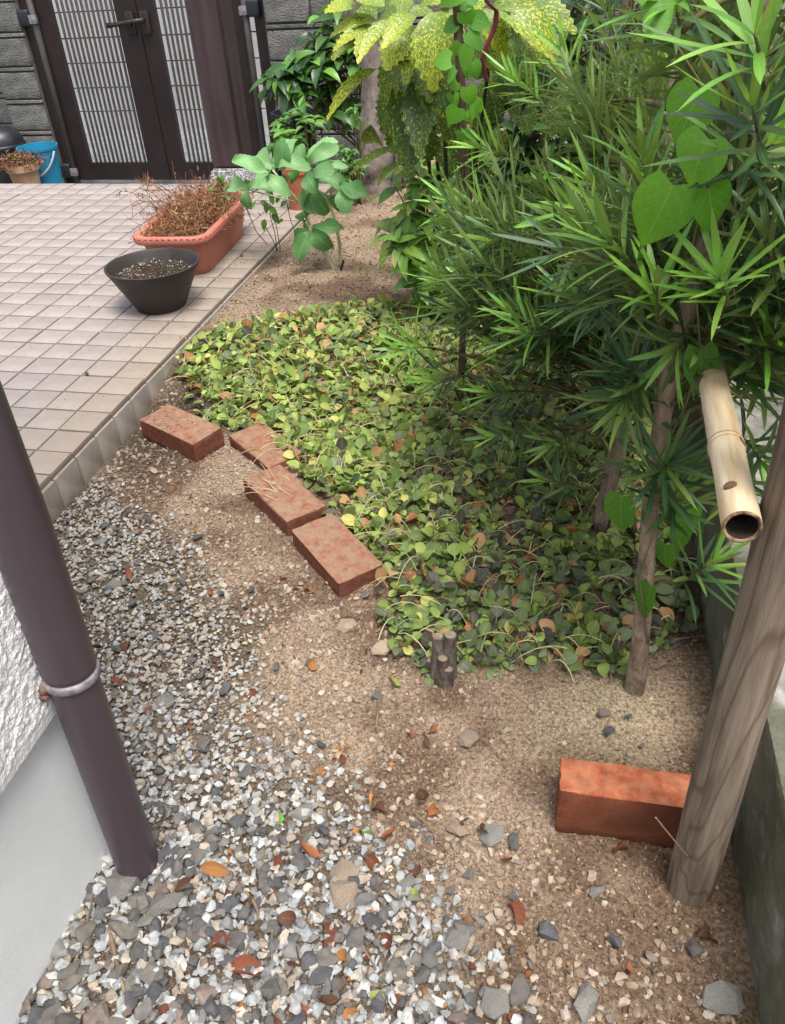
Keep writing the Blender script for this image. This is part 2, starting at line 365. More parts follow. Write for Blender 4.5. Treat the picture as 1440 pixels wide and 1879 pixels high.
# loose tan pebbles over the soil
x, y = samp(32500, -1.14, .285, .06, 2.4); gm = gravel_amount(x, y)
dens = (.07+.70*sstep(.50, .08, x-np.interp(y, _by, _bx)))*(1-.6*gm)*sstep(2.3, 1.6, y); k = rng.random(len(x)) < dens; x, y = x[k], y[k]
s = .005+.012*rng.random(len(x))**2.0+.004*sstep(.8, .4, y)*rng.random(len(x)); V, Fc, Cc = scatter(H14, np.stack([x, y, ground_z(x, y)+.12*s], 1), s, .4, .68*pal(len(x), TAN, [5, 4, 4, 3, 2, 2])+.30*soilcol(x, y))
tag(link('pebbles', npmesh('pebbles', V, Fc, Cc, smooth=False), m_stone), 'small tan pebbles strewn over the bare brown soil', 'pebbles', kind='stuff')
# crumbs of soil and grit
x, y = samp(96000, -1.145, .29, .06, 2.0); x2, y2 = samp(26000, -1.145, .1, 2.0, 4.3); x = np.r_[x, x2]; y = np.r_[y, y2]
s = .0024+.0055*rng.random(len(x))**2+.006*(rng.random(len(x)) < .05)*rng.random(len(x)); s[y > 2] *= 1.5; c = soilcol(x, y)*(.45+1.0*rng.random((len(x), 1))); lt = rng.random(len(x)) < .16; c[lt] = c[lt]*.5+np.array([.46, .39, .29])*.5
V, Fc, Cc = scatter(H9, np.stack([x, y, ground_z(x, y)+.2*s], 1), s, .6, c)
tag(link('soil_crumbs', npmesh('soil_crumbs', V, Fc, Cc, smooth=False), m_soil if False else m_stone), 'loose crumbs of brown soil and sand grit', 'soil', kind='stuff')
# ---- sheet of pale concrete by the gate and street behind it
m_conc = mat('pale_concrete', (.15, .155, .16), (.24, .245, .25), 14, .85, .5, 300, spec=.2)
link('gate_pavement', MB().box((-5.2, 4.05, -.40), (-1.30, 7.62, -.335)).mesh('gate_pavement'), m_conc, kind='structure')
m_asph = mat('asphalt', (.09, .09, .09), (.14, .14, .14), 60, .9, .6, 400)
link('street', MB().box((-30, 8.2, -.42), (30, 12, -.355)).mesh('street'), m_asph, kind='structure')
# ================================================================ PATIO (tiles are parts)
m_grout = mat('grout', (.16, .142, .12), (.23, .205, .175), 40, .9, .5, 300)
patio = link('patio', MB().box((-4.6, .60, -.38), (PX-.006, PY1, PZ-.004)).mesh('patio'), m_grout, kind='structure')
m_tile = mat('patio_tile', (.275, .232, .213), (.35, .304, .283), 7, .55, .25, 900, rnd=.07, spec=.35, coord='Object', bdist=.0006)
# ochre dirt washed along the outer two columns of tiles, with an uneven edge
nt = m_tile.node_tree; N = nt.nodes; L = nt.links; b = N['Principled BSDF']; base = b.inputs['Base Color'].links[0].from_socket
ge = N.new('ShaderNodeNewGeometry'); sp = N.new('ShaderNodeSeparateXYZ'); L.new(ge.outputs['Position'], sp.inputs[0])
nz = N.new('ShaderNodeTexNoise'); nz.inputs['Scale'].default_value = 5; nz.inputs['Detail'].default_value = 6; L.new(ge.outputs['Position'], nz.inputs['Vector'])
ad = N.new('ShaderNodeMath'); ad.operation = 'MULTIPLY_ADD'; L.new(nz.outputs['Fac'], ad.inputs[0]); ad.inputs[1].default_value = .28; L.new(sp.outputs[0], ad.inputs[2])
mr = N.new('ShaderNodeMapRange'); mr.inputs[1].default_value = PX-.14; mr.inputs[2].default_value = PX+.13; mr.inputs[4].default_value = .5; L.new(ad.outputs[0], mr.inputs[0])
n3 = N.new('ShaderNodeTexNoise'); n3.inputs['Scale'].default_value = 60; n3.inputs['Detail'].default_value = 6; L.new(ge.outputs['Position'], n3.inputs['Vector'])
r3 = N.new('ShaderNodeMapRange'); r3.inputs[1].default_value = .62; r3.inputs[2].default_value = .72; r3.inputs[4].default_value = .45; L.new(n3.outputs['Fac'], r3.inputs[0])
x1 = N.new('ShaderNodeMix'); x1.data_type = 'RGBA'; L.new(mr.outputs[0], x1.inputs[0]); L.new(base, x1.inputs[6]); x1.inputs[7].default_value = (.30, .235, .155, 1)
x2 = N.new('ShaderNodeMix'); x2.data_type = 'RGBA'; L.new(r3.outputs[0], x2.inputs[0]); L.new(x1.outputs[2], x2.inputs[6]); x2.inputs[7].default_value = (.22, .17, .13, 1)
L.new(x2.outputs[2], b.inputs['Base Color'])
tmes = []
for q in range(3):
    me = bevbox('tile', (.0932, .0932, .010), .0012, 2, 0, 0, q); me.materials.append(m_tile); tmes.append(me)
cells = []
for r in range(-8, 26):
    for cc in range(0, 34):
        cx = PX-.002-PITCH_T*(cc+.5); cy = ROW0+PITCH_T*(r+.5)
        if cy+.05 > PY1+.03 or cy < .66: continue
        d = np.array([cx, cy, PZ])-CAM; zc = d@C_F; u = 720+F_PX*(d@C_R)/zc; v = 939.5-F_PX*(d@C_U)/zc
        cells.append((0 if -60 < u < 1500 and v < 1100 else 1, math.hypot(cx, cy), cx, cy))
cells.sort()
for q, (_, _, cx, cy) in enumerate(cells[:300]):
    M = np.eye(4); M[:3, 3] = (cx+rng.normal()*.0005, cy+rng.normal()*.0005, PZ-.004+rng.normal()*.0005)
    R = Matrix.Rotation(rng.normal()*.004, 4, 'X') @ Matrix.Rotation(rng.normal()*.004, 4, 'Y') @ Matrix.Rotation(rng.normal()*.006, 4, 'Z')
    inst('tile', tmes[q % 3], patio, Matrix(M) @ R)
mb = MB()
for (_, _, cx, cy) in cells[300:]: mb.box((cx-.047, cy-.047, PZ-.009), (cx+.047, cy+.047, PZ+.001))
child('far_tiles', mb.mesh('far_tiles'), m_tile, patio, kind='stuff')
m_riser = mat('riser_tile', (.25, .215, .185), (.40, .355, .31), 9, .85, .9, 330, rnd=.08, spec=.15, bdist=.003)
rme = bevbox('riser_tile', (.012, .0935, .086), .002, 2); rme.materials.append(m_riser)
for r in range(-8, 26):
    cy = ROW0+PITCH_T*(r+.5)+.003
    if cy > PY1-.03 or cy < .66: continue
    M = np.eye(4); M[:3, 3] = (PX-.0045+rng.normal()*.0006, cy, PZ-.058); inst('riser_tile', rme, patio, Matrix(M) @ Matrix.Rotation(rng.normal()*.01, 4, 'Z'))
m_mortar = mat('mortar', (.34, .32, .27), (.45, .43, .37), 30, .9, .6, 200)
child('mortar_strip', MB().box((PX-.05, .62, -.05), (PX+.006, 1.95, -.004)).mesh('mortar_strip'), m_mortar, patio)
# ================================================================ HOUSE WALL + DOWNPIPE
def rough_sheet(name, o, u, v, nu, nv, amp, freq, seed, nrm, pinch=True):
    """a stucco face with real relief; o origin, u and v full edge vectors"""
    o, u, v, nrm = map(lambda a: np.asarray(a, float), (o, u, v, nrm)); a, b_ = np.meshgrid(np.linspace(0, 1, nu), np.linspace(0, 1, nv))
    lu, lv = np.linalg.norm(u), np.linalg.norm(v)
    h = (vn(a*lu*freq, b_*lv*freq, seed)*.6+vn(a*lu*freq*2.3, b_*lv*freq*2.3, seed+1)*.4)
    if pinch: e = np.minimum.reduce([a, 1-a, b_, 1-b_]); h = h*np.minimum(1, e*40)
    P = o+a[..., None]*u+b_[..., None]*v+(h*amp)[..., None]*nrm
    i = np.arange(nv-1)[:, None]*nu; j = np.arange(nu-1)[None]
    return P.reshape(-1, 3), np.stack([i+j, i+j+1, i+nu+j+1, i+nu+j], -1).reshape(-1, 4)
WY = .585
house = empty('house', (-1.2, -.5, 0), 'white rough stucco house corner with smooth painted foundation at left', 'house')
m_stucco = mat('white_stucco', (.74, .74, .74), (.82, .82, .82), 18, .85, .9, 260, spec=.2, bdist=.004)
m_found = mat('painted_foundation', (.70, .72, .725), (.78, .795, .80), 5, .75, .8, 420, spec=.25, bdist=.0025)
mb = MB().box((-4.5, -2.5, .328), (WALLX+.020, WY+.012, 2.9))
V, Fq = rough_sheet('s', (WALLX+.0215, -.25, .329), (0, WY+.26, 0), (0, 0, .9), 320, 340, .0050, 175, 1, (1, 0, 0)); mb.add(V, Fq)
child('stucco_wall', mb.mesh('stucco_wall', smooth=True), m_stucco, house)
smooth_angle(house.children[0].data, 50)
mb = MB().box((-4.48, -2.48, -.2), (WALLX, WY, .326))
child('foundation', mb.mesh('foundation'), m_found, house)
pipe = empty('downpipe', (-.548, .541, 0), 'dark purple brown plastic downpipe with a steel clamp beside the white wall', 'downpipe')
m_pipe = mat('brown_plastic', (.043, .029, .036), (.075, .054, .064), 5, .38, .15, 60, spec=.5, stretch=(1, 1, .15))
P0 = np.array([-.546, .540, -.05]); P1 = np.array([-.551, .582, .60]); P2 = np.array([-.556, .60, 2.6])
pa = P0+(P1-P0)*np.linspace(0, 1, 8)[:, None]
child('lower_pipe', MB().tube(np.concatenate([[P0], [P0*.30+P1*.70]]), .0300, 40).mesh('lower_pipe', smooth=True), m_pipe, pipe)
a = P0*.31+P1*.69; child('upper_pipe', MB().tube([a, P1, P2], .0325, 40).mesh('upper_pipe', smooth=True), m_pipe, pipe)
for o in pipe.children: smooth_angle(o.data, 40)
m_steel = mat('galvanised_steel', (.17, .155, .17), (.36, .34, .36), 60, .6, .4, 200, metal=.4)
cb_ = P0*.33+P1*.67; ax = (P1-P0)/np.linalg.norm(P1-P0)
clamp = child('clamp', MB().tube([cb_-ax*.0058, cb_-ax*.0045, cb_+ax*.0045, cb_+ax*.0058], [.0318, .0338, .0338, .0318], 44).mesh('clamp', smooth=True), m_steel, pipe)
m_rust = mat('rusty_screw', (.10, .045, .03), (.20, .13, .10), 90, .8, .5, 300)
sp_ = cb_+np.array([-.020, -.0300, 0])
child('screw', MB().tube([sp_+(0, .012, -.008), sp_+(0, -.006, -.009)], .005, 8).tube([sp_+(-.016, .016, .0), sp_+(.004, -.002, -.002)], .006, 6).mesh('screw', smooth=True), m_rust, clamp)
child('wall_bracket', MB().tube([cb_+(-.03, 0, 0), (WALLX+.02, cb_[1]+.0, cb_[2])], .006, 8).mesh('wall_bracket'), m_steel, clamp)
# ================================================================ LOW BOUNDARY WALL (right)
m_bwall = mat('mossy_concrete', (.17, .165, .14), (.36, .35, .32), 22, .9, .8, 160, spec=.15, detail=7, bdist=.004)
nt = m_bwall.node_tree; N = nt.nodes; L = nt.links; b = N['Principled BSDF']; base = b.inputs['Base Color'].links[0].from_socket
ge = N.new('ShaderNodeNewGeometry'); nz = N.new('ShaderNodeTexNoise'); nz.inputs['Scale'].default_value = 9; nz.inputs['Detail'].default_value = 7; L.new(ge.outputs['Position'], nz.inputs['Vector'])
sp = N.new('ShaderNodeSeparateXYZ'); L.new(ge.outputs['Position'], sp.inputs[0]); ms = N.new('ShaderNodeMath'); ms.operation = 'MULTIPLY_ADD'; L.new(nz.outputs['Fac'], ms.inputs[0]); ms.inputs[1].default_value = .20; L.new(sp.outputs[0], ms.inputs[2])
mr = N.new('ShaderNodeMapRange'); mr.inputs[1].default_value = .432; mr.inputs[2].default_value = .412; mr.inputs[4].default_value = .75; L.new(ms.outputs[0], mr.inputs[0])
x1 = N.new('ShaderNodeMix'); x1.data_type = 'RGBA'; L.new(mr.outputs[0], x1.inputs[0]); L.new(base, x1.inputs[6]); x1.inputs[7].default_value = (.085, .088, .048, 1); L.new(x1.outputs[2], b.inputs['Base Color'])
bw = empty('boundary_wall', (.40, 1.5, 0), 'low weathered concrete boundary wall with dark mossy face at right edge', 'wall')
V, Fq = rough_sheet('f', (.302, -.3, -.06), (0, 5.6, 0), (0, 0, .294), 900, 50, .006, 70, 3, (-1, 0, 0))
V2, F2 = rough_sheet('t', (.302, -.3, .234), (0, 5.6, 0), (.28, 0, 0), 900, 46, .004, 80, 5, (0, 0, 1))
mb = MB(); mb.add(V, Fq[:, ::-1]); mb.add(V2, F2[:, ::-1]); mb.box((.304, -.3, -.06), (.582, 5.3, .231))
child('concrete_block_body', mb.mesh('b', smooth=True), m_bwall, bw)
# ================================================================ BLOCK WALLS
m_block = mat('textured_block', (.105, .105, .095), (.20, .195, .18), 10, .85, 1.0, 75, rnd=.15, spec=.25, bdist=.012, stretch=(1, 1, 1.6))
m_joint = mat('block_joint', (.075, .075, .07), (.12, .12, .11), 20, .9, .4, 100)
def blockwall(name, x0, x1, yf, z0, rows, label, pitch_x=.40, depth=.10, off=0, stag=.2, proud=.018):
    t = empty(name, ((x0+x1)/2, yf, z0), label, 'wall')
    child('core', MB().box((x0, yf, z0), (x1, yf+depth, z0+.2*rows)).mesh('core'), m_joint, t)
    me = bevbox('block', (min(pitch_x, x1-x0)-.014, .05, .158), .008, 2, .0015, 3, 4); me.materials.append(m_block)
    strip = bevbox('block_band', (min(pitch_x, x1-x0)-.012, .03, .020), .003, 1); strip.materials.append(m_block)
    for r in range(rows):
        xs = np.arange(x0+pitch_x/2-(stag if r % 2 else 0), x1-pitch_x/2+.03+(stag if r % 2 else 0), pitch_x) if pitch_x < x1-x0 else [(x0+x1)/2]
        for xx in xs:
            if len(xs) > 1 and (xx-pitch_x/2 < x0-.01 or xx+pitch_x/2 > x1+.01):
                a_, b2 = max(xx-pitch_x/2, x0)+.007, min(xx+pitch_x/2, x1)-.007
                for nm, dy, dz, hz_ in (('block', .025-proud, .083, .158), ('block_band', -.002, .183, .02)):
                    hm = bevbox(nm, (b2-a_, .05 if nm == 'block' else .03, hz_), .006 if nm == 'block' else .003, 1); hm.materials.append(m_block); M = np.eye(4); M[:3, 3] = ((a_+b2)/2, yf+dy, z0+.2*r+dz); inst(nm, hm, t, M)
                continue
            M = np.eye(4); M[:3, 3] = (xx, yf-proud+.025+rng.normal()*.002, z0+.2*r+.083); inst('block', me, t, M)
            M = np.eye(4); M[:3, 3] = (xx, yf-.002, z0+.2*r+.183); inst('block_band', strip, t, M)
    return t
GY = 5.6
bR = at(527, 150, 5.5)[0]
blockwall('block_wall', bR-.10, bR+2.8, 5.5, -.35, 9, 'grey textured concrete block wall behind the shrubs right of the gate', pitch_x=.6, stag=.3)
xl = at(100, 335, GY)[0]
blockwall('block_pier', xl-.17, xl+.13, GY-.05, -.345, 9, 'stacked grey block pier at the hinge side of the gate', pitch_x=.30)
blockwall('garden_block_wall', xl-1.3, xl-.17, GY+.22, -.345, 5, 'low grey block wall behind the blue bucket', pitch_x=.56, stag=.28)
# ================================================================ GATE
m_brown = mat('dark_brown_metal', (.017, .010, .0095), (.024, .015, .014), 8, .42, .1, 80, spec=.4)
m_slat = mat('bronze_slat', (.060, .054, .048), (.085, .077, .07), 20, .4, .1, 100, spec=.5)
m_black = mat('black_plastic', (.013, .014, .018), (.02, .022, .027), 20, .4, .1, 60, spec=.5)
gz0 = at(230, 329, GY)[2]; gz1 = gz0+1.62
gxl = at(150, 331, GY)[0]; gxm = at(316, 328, GY)[0]; gxr = gxm+(gxm-gxl)
gate = empty('gate', ((gxl+gxr)/2, GY, gz0), 'dark brown double gate with vertical bronze slats', 'gate')
def leafgate(x0, x1, hinge):
    w = x1-x0; st = .115; mb = MB()
    mb.box((x0, GY-.02, gz0), (x0+st, GY+.02, gz1)); mb.box((x1-st-.04, GY-.02, gz0), (x1-.004, GY+.02, gz1))
    mb.box((x0+st, GY-.018, gz0), (x1-st-.04, GY+.018, gz0+.115)); mb.box((x0+st, GY-.018, gz1-.1), (x1-st-.04, GY+.018, gz1))
    d = child('door_leaf', mb.mesh('door_leaf'), m_brown, gate)
    a, b_ = x0+st+.018, x1-st-.058; n = 12
    sm = bevbox('slat', (.0150, .016, gz1-.1-gz0-.115), .003, 1); sm.materials.append(m_slat)
    for k in range(n):
        M = np.eye(4); M[:3, 3] = (a+(b_-a)*(k+.5)/n+.008, GY, (gz1-.1+gz0+.115)/2); inst('slat', sm, d, M)
    hx = x0-.014 if hinge < 0 else x1+.014
    tb = child('hinge_tube', MB().tube([(hx, GY-.035, gz0-.04), (hx, GY-.035, gz1)], .021, 14).mesh('hinge_tube', smooth=True), m_slat, d)
    hm = bevbox('hinge', (.085, .08, .095), .015, 3); hm.materials.append(m_black)
    for zz in (at(122, 310, GY)[2]-.0, at(50, 32, GY)[2]):
        M = np.eye(4); M[:3, 3] = (hx+(.06 if hinge > 0 else -.06), GY-.03, zz); inst('hinge', hm, d, M)
    rm = bevbox('hinge_plate', (.05, .03, .05), .004, 2); rm.materials.append(m_steel)
    for zz in (at(122, 310, GY)[2]-.0, at(50, 32, GY)[2]):
        M = np.eye(4); M[:3, 3] = (hx+(-.005 if hinge > 0 else .005), GY-.055, zz-.01); inst('hinge_plate', rm, d, M)
    return d
dl = leafgate(gxl, gxm, -1); dr = leafgate(gxm+.006, gxr, 1)
m_latch = mat('latch_bronze', (.035, .028, .025), (.06, .05, .045), 30, .4, .2, 80, metal=.4)
lh = at(240, 42, GY); lx, lz = gxm, lh[2]
pl = bevbox('latch_plate', (.055, .018, .13), .006, 2); pl.materials.append(m_latch)
for dx, d in ((-.055, dl), (.05, dr)):
    M = np.eye(4); M[:3, 3] = (lx+dx, GY-.03, lz); o = inst('latch_plate', pl, d, M)
child('latch_lever', MB().tube([(lx-.20, GY-.075, lz-.005), (lx-.12, GY-.075, lz), (lx-.03, GY-.065, lz+.012), (lx+.055, GY-.06, lz+.015)], [.016, .014, .012, .016], 10).tube([(lx-.055, GY-.03, lz+.0), (lx-.055, GY-.075, lz+.003)], .018, 10).mesh('latch_lever', smooth=True), m_latch, dl)
for x0, x1 in ((gxl-.125, gxl-.055), (gxr+.065, gxr+.165)):
    child('gate_post', MB().box((x0, GY-.03, -.36), (x1, GY+.03, gz1+.05)).mesh('gate_post'), m_brown, gate)
# pale wall of the house across the street (seen bright through the slats)
m_far = mat('pale_siding', (.36, .36, .355), (.44, .44, .435), 4, .7, .2, 40)
far = empty('neighbour_house', (-6, 7.6, -.37), 'pale sunlit house wall seen through the gate slats', 'house')
for k in range(13):
    child('siding_board', MB().box((-16, 7.6+.004*(k % 2), -.37+.2*k), (8, 7.9, -.37+.2*k+.190)).mesh('siding_board'), m_far, far)
# ================================================================ WOODEN PORCH PILLAR
pb = at(422, 345, 3.83)
pil = empty('porch_pillar', (pb[0], 3.84, PZ), 'dark brown square porch pillar on a speckled stone base', 'pillar')
m_pil = mat('stained_timber', (.035, .022, .025), (.065, .042, .045), 5, .45, .3, 30, stretch=(6, 6, .5), spec=.4)
m_gran = mat('speckled_granite', (.10, .105, .105), (.50, .51, .50), 110, .7, .4, 200, lo=.42, hi=.58)
pl_l, pl_r = at(394, 312, 3.80)[0], at(449, 306, 3.80)[0]; pcx = (pl_l+pl_r)/2; pw = pl_r-pl_l; pzb = at(420, 309, 3.79)[2]
bm = bmesh.new(); r_ = bmesh.ops.create_cube(bm, size=1)
for v in bm.verts:
    top = v.co.z > 0; s_ = pw*(1.12 if top else 1.5); v.co = Vector((pcx+v.co.x*s_, 3.86+v.co.y*s_, pzb if top else PZ))
bmesh.ops.bevel(bm, geom=bm.edges[:], offset=.012, segments=2, affect='EDGES'); me = bpy.data.meshes.new('stone_base'); bm.to_mesh(me); bm.free()
child('stone_base', me, m_gran, pil)
me = bevbox('timber_post', (pw, pw, 2.4), .012, 1); me.materials.append(m_pil); M = np.eye(4); M[:3, 3] = (pcx, 3.86, pzb+1.2); inst('timber_post', me, pil, M)
# ================================================================ BRICKS
m_brick = mat('red_brick', (.17, .050, .030), (.37, .135, .085), 75, .95, 1.0, 420, spec=.15, detail=8, bdist=.0025)
m_brick2 = mat('orange_brick', (.29, .068, .034), (.52, .18, .09), 55, .9, .9, 360, spec=.2, detail=8, bdist=.002)
def dusty(m, dust, amt, lo, hi):
    """dust and soil lying on upward faces of the brick, in patches"""
    nt = m.node_tree; N = nt.nodes; L = nt.links; b = N['Principled BSDF']; base = b.inputs['Base Color'].links[0].from_socket
    tc = N.new('ShaderNodeTexCoord'); sp = N.new('ShaderNodeSeparateXYZ'); L.new(tc.outputs['Normal'], sp.inputs[0])
    oi = N.new('ShaderNodeObjectInfo'); vm = N.new('ShaderNodeVectorMath'); vm.operation = 'ADD'; L.new(tc.outputs['Object'], vm.inputs[0]); L.new(oi.outputs['Location'], vm.inputs[1])
    nz = N.new('ShaderNodeTexNoise'); nz.inputs['Scale'].default_value = 42; nz.inputs['Detail'].default_value = 10; nz.inputs['Roughness'].default_value = .72; L.new(vm.outputs[0], nz.inputs['Vector'])
    mr = N.new('ShaderNodeMapRange'); mr.inputs[1].default_value = lo; mr.inputs[2].default_value = hi; mr.inputs[4].default_value = amt; L.new(nz.outputs['Fac'], mr.inputs[0])
    mu = N.new('ShaderNodeMath'); mu.operation = 'MULTIPLY'; cl = N.new('ShaderNodeClamp'); L.new(sp.outputs[2], cl.inputs[0]); L.new(cl.outputs[0], mu.inputs[0]); L.new(mr.outputs[0], mu.inputs[1])
    x = N.new('ShaderNodeMix'); x.data_type = 'RGBA'; L.new(mu.outputs[0], x.inputs[0]); L.new(base, x.inputs[6]); x.inputs[7].default_value = (*dust, 1); L.new(x.outputs[2], b.inputs['Base Color'])
def darker_sides(m, c, amt):
    """uneven darker tint on every face that does not point up"""
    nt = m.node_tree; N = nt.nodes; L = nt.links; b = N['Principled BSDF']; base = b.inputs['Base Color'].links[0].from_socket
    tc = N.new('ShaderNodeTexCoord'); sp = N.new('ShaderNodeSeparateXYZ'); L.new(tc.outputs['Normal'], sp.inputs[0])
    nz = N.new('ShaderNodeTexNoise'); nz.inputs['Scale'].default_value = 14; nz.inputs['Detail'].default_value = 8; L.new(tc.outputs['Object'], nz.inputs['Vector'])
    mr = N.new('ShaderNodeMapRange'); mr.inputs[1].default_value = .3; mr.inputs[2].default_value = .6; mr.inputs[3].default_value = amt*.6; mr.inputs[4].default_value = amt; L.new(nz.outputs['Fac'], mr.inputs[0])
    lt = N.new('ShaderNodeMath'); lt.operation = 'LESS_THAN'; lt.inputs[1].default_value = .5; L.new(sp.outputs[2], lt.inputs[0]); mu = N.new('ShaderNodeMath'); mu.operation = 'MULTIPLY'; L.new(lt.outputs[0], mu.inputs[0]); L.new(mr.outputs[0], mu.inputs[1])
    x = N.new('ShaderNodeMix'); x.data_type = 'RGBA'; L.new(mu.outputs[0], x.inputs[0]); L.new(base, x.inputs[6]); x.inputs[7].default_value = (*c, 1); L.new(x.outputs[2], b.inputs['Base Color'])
dusty(m_brick, (.31, .215, .14), .92, .33, .60); dusty(m_brick2, (.34, .19, .10), .7, .45, .68)
darker_sides(m_brick, (.13, .055, .038), .65); darker_sides(m_brick2, (.085, .032, .018), .88)  # brick sides tinted darker than their tops
def brick(cx, cy, zt, yaw, label, size=(.212, .102, .060), tilt=(0, 0), m=None, seed=0):
    me = bevbox('brick', size, .004, 2, .0013, 4, seed); me.materials.append(m or m_brick)
    o = link('brick', me, None, None, label, 'brick', 'loose red bricks edging the bed')
    o.matrix_world = Matrix.Translation((cx, cy, zt-size[2]/2)) @ Matrix.Rotation(math.radians(yaw), 4, 'Z') @ Matrix.Rotation(math.radians(tilt[0]), 4, 'X') @ Matrix.Rotation(math.radians(tilt[1]), 4, 'Y')
    return o
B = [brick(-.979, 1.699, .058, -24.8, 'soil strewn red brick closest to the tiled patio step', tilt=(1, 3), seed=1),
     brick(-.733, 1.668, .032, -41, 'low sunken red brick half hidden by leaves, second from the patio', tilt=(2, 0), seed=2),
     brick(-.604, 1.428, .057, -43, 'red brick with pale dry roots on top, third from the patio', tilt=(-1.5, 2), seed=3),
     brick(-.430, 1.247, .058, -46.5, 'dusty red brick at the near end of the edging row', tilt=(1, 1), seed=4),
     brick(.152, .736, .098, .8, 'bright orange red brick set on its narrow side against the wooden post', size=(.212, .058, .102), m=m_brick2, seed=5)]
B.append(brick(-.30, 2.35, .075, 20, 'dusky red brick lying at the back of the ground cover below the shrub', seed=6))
# soil scattered over the first brick
x = -.979+rng.normal(size=420)*.055; y = 1.705+rng.normal(size=420)*.035; k = (np.abs((x+.979)*.907-(y-1.699)*.42) < .098) & (np.abs((x+.979)*.42+(y-1.699)*.907) < .046)
x, y = x[k]-.02, y[k]+.008; s = .002+.004*rng.random(len(x))**2; zt = .058+(x+.979)*-.05
V, Fc, Cc = scatter(H9, np.stack([x, y, zt+.2*s], 1), s, .5, pal(len(x), TAN+[(.12, .09, .07)], [4, 3, 4, 3, 1, 2, 6]))
tag(link('spilled_soil', npmesh('spilled_soil', V, Fc, Cc, smooth=False), m_stone), 'spilled soil crumbs on top of the brick by the patio', 'soil', kind='stuff')
# dry roots on the third brick
m_straw = mat('dry_straw', (.40, .31, .17), (.58, .47, .29), 40, .8)
mb = MB()
for q in range(22):
    a = np.array([-.628+rng.normal()*.022, 1.425+rng.normal()*.022, .0605]); d = np.array([math.cos(2.6+rng.normal()*.35), math.sin(2.6+rng.normal()*.35), 0])
    l = .03+.05*rng.random(); mb.tube(bez(a, a+d*l*.5+rng.normal(size=3)*.006*np.array([1, 1, 0])+(0, 0, .004), a+d*l+(0, 0, .001), 5), .0007, 4)
link('dry_roots', mb.mesh('dry_roots'), m_straw, None, 'tuft of pale dry roots lying on the third brick', 'dry grass')
# ================================================================ WOODEN POST AND BAMBOO POLE
m_post = mat('weathered_pine', (.125, .095, .070), (.25, .20, .152), 7, .85, .7, 40, stretch=(12, 12, .9), spec=.2, detail=8)
nt = m_post.node_tree; N = nt.nodes; L = nt.links; b = N['Principled BSDF']; base = b.inputs['Base Color'].links[0].from_socket
tc = N.new('ShaderNodeTexCoord'); mp = N.new('ShaderNodeMapping'); mp.inputs['Scale'].default_value = (11, 11, 1.7); L.new(tc.outputs['Object'], mp.inputs['Vector'])
n1 = N.new('ShaderNodeTexNoise'); n1.inputs['Scale'].default_value = 1.3; n1.inputs['Detail'].default_value = 1.5; n1.inputs['Distortion'].default_value = .4; L.new(mp.outputs[0], n1.inputs['Vector'])
m1 = N.new('ShaderNodeMath'); m1.operation = 'MULTIPLY'; m1.inputs[1].default_value = 11; L.new(n1.outputs['Fac'], m1.inputs[0]); fr = N.new('ShaderNodeMath'); fr.operation = 'FRACT'; L.new(m1.outputs[0], fr.inputs[0])
rp = N.new('ShaderNodeValToRGB'); e = rp.color_ramp.elements; e[0].position = 0; e[0].color = (.5, .5, .5, 1); e[1].position = .12; e[1].color = (0, 0, 0, 1); q_ = e.new(.80); q_.color = (0, 0, 0, 1); q_ = e.new(.98); q_.color = (.62, .62, .62, 1); L.new(fr.outputs[0], rp.inputs[0])
x1 = N.new('ShaderNodeMix'); x1.data_type = 'RGBA'; L.new(rp.outputs[0], x1.inputs[0]); L.new(base, x1.inputs[6]); x1.inputs[7].default_value = (.075, .045, .028, 1); L.new(x1.outputs[2], b.inputs['Base Color'])
pbx, pby = .2315, .650
def noisy_tube(P, r, n, amp, fr=30, seed=0):
    V, Q, T = tubeVF(P, r, n); m = len(P); P = np.asarray(P)
    C0 = np.repeat(P, n, 0); d = V[:m*n]-C0; a = np.tile(np.arange(n), m)/n; h = np.repeat(np.arange(m), n)
    V[:m*n] = C0+d*(1+amp*(vn(np.cos(a*2*PI)*2+7, np.sin(a*2*PI)*2+h*fr/m, seed)-.5)[:, None])
    return V, Q, T
PL = -.018; zz = np.linspace(-.06, 1.6, 60); V, Q, T = noisy_tube(np.stack([pbx+PL*zz, pby+.0*zz, zz], 1), .0300+.0008*np.sin(zz*9), 40, .07, 12, 2)
mb = MB(); mb.add(V, Q); mb.F[3].append(T)
post = empty('wooden_post', (pbx, pby, 0), 'weathered round wooden post with dark grain at right edge', 'post')
child('post_shaft', mb.mesh('post_shaft', smooth=True), m_post, post)
m_knot = mat('pale_knot', (.20, .16, .12), (.27, .225, .175), 60, .8)
for (u, v) in ():
    p_ = at(u, v, .62); ax_ = np.array([pbx+PL*p_[2], pby, p_[2]]); d = p_-ax_; d[2] = 0; d /= np.linalg.norm(d); c_ = ax_+d*.0297
    w = np.cross(d, (0, 0, 1)); ring = [c_-d*.0008+w*.0042*math.cos(t)+np.array([0, 0, .0065])*math.sin(t) for t in np.linspace(0, 2*PI, 15)]
    child('knot', MB().tube(ring, .0006, 6, cap=False).mesh('knot', smooth=True), m_knot, post)
m_bam = mat('dry_bamboo', (.46, .33, .18), (.70, .59, .42), 6, .4, .15, 90, stretch=(14, 1.2, 14), spec=.45, detail=5)
m_inside = mat('dark_inside', (.02, .013, .009), (.05, .035, .02), 40, .9, .3, 100)  # near black colour for the inner wall of the culm
bz = .603; A = at(1370, 967, .615); Bp = at(1306, 690, .615*1.52); bam = empty('bamboo_pole', tuple(A), 'cut dry bamboo pole end lying against the wooden post', 'bamboo')
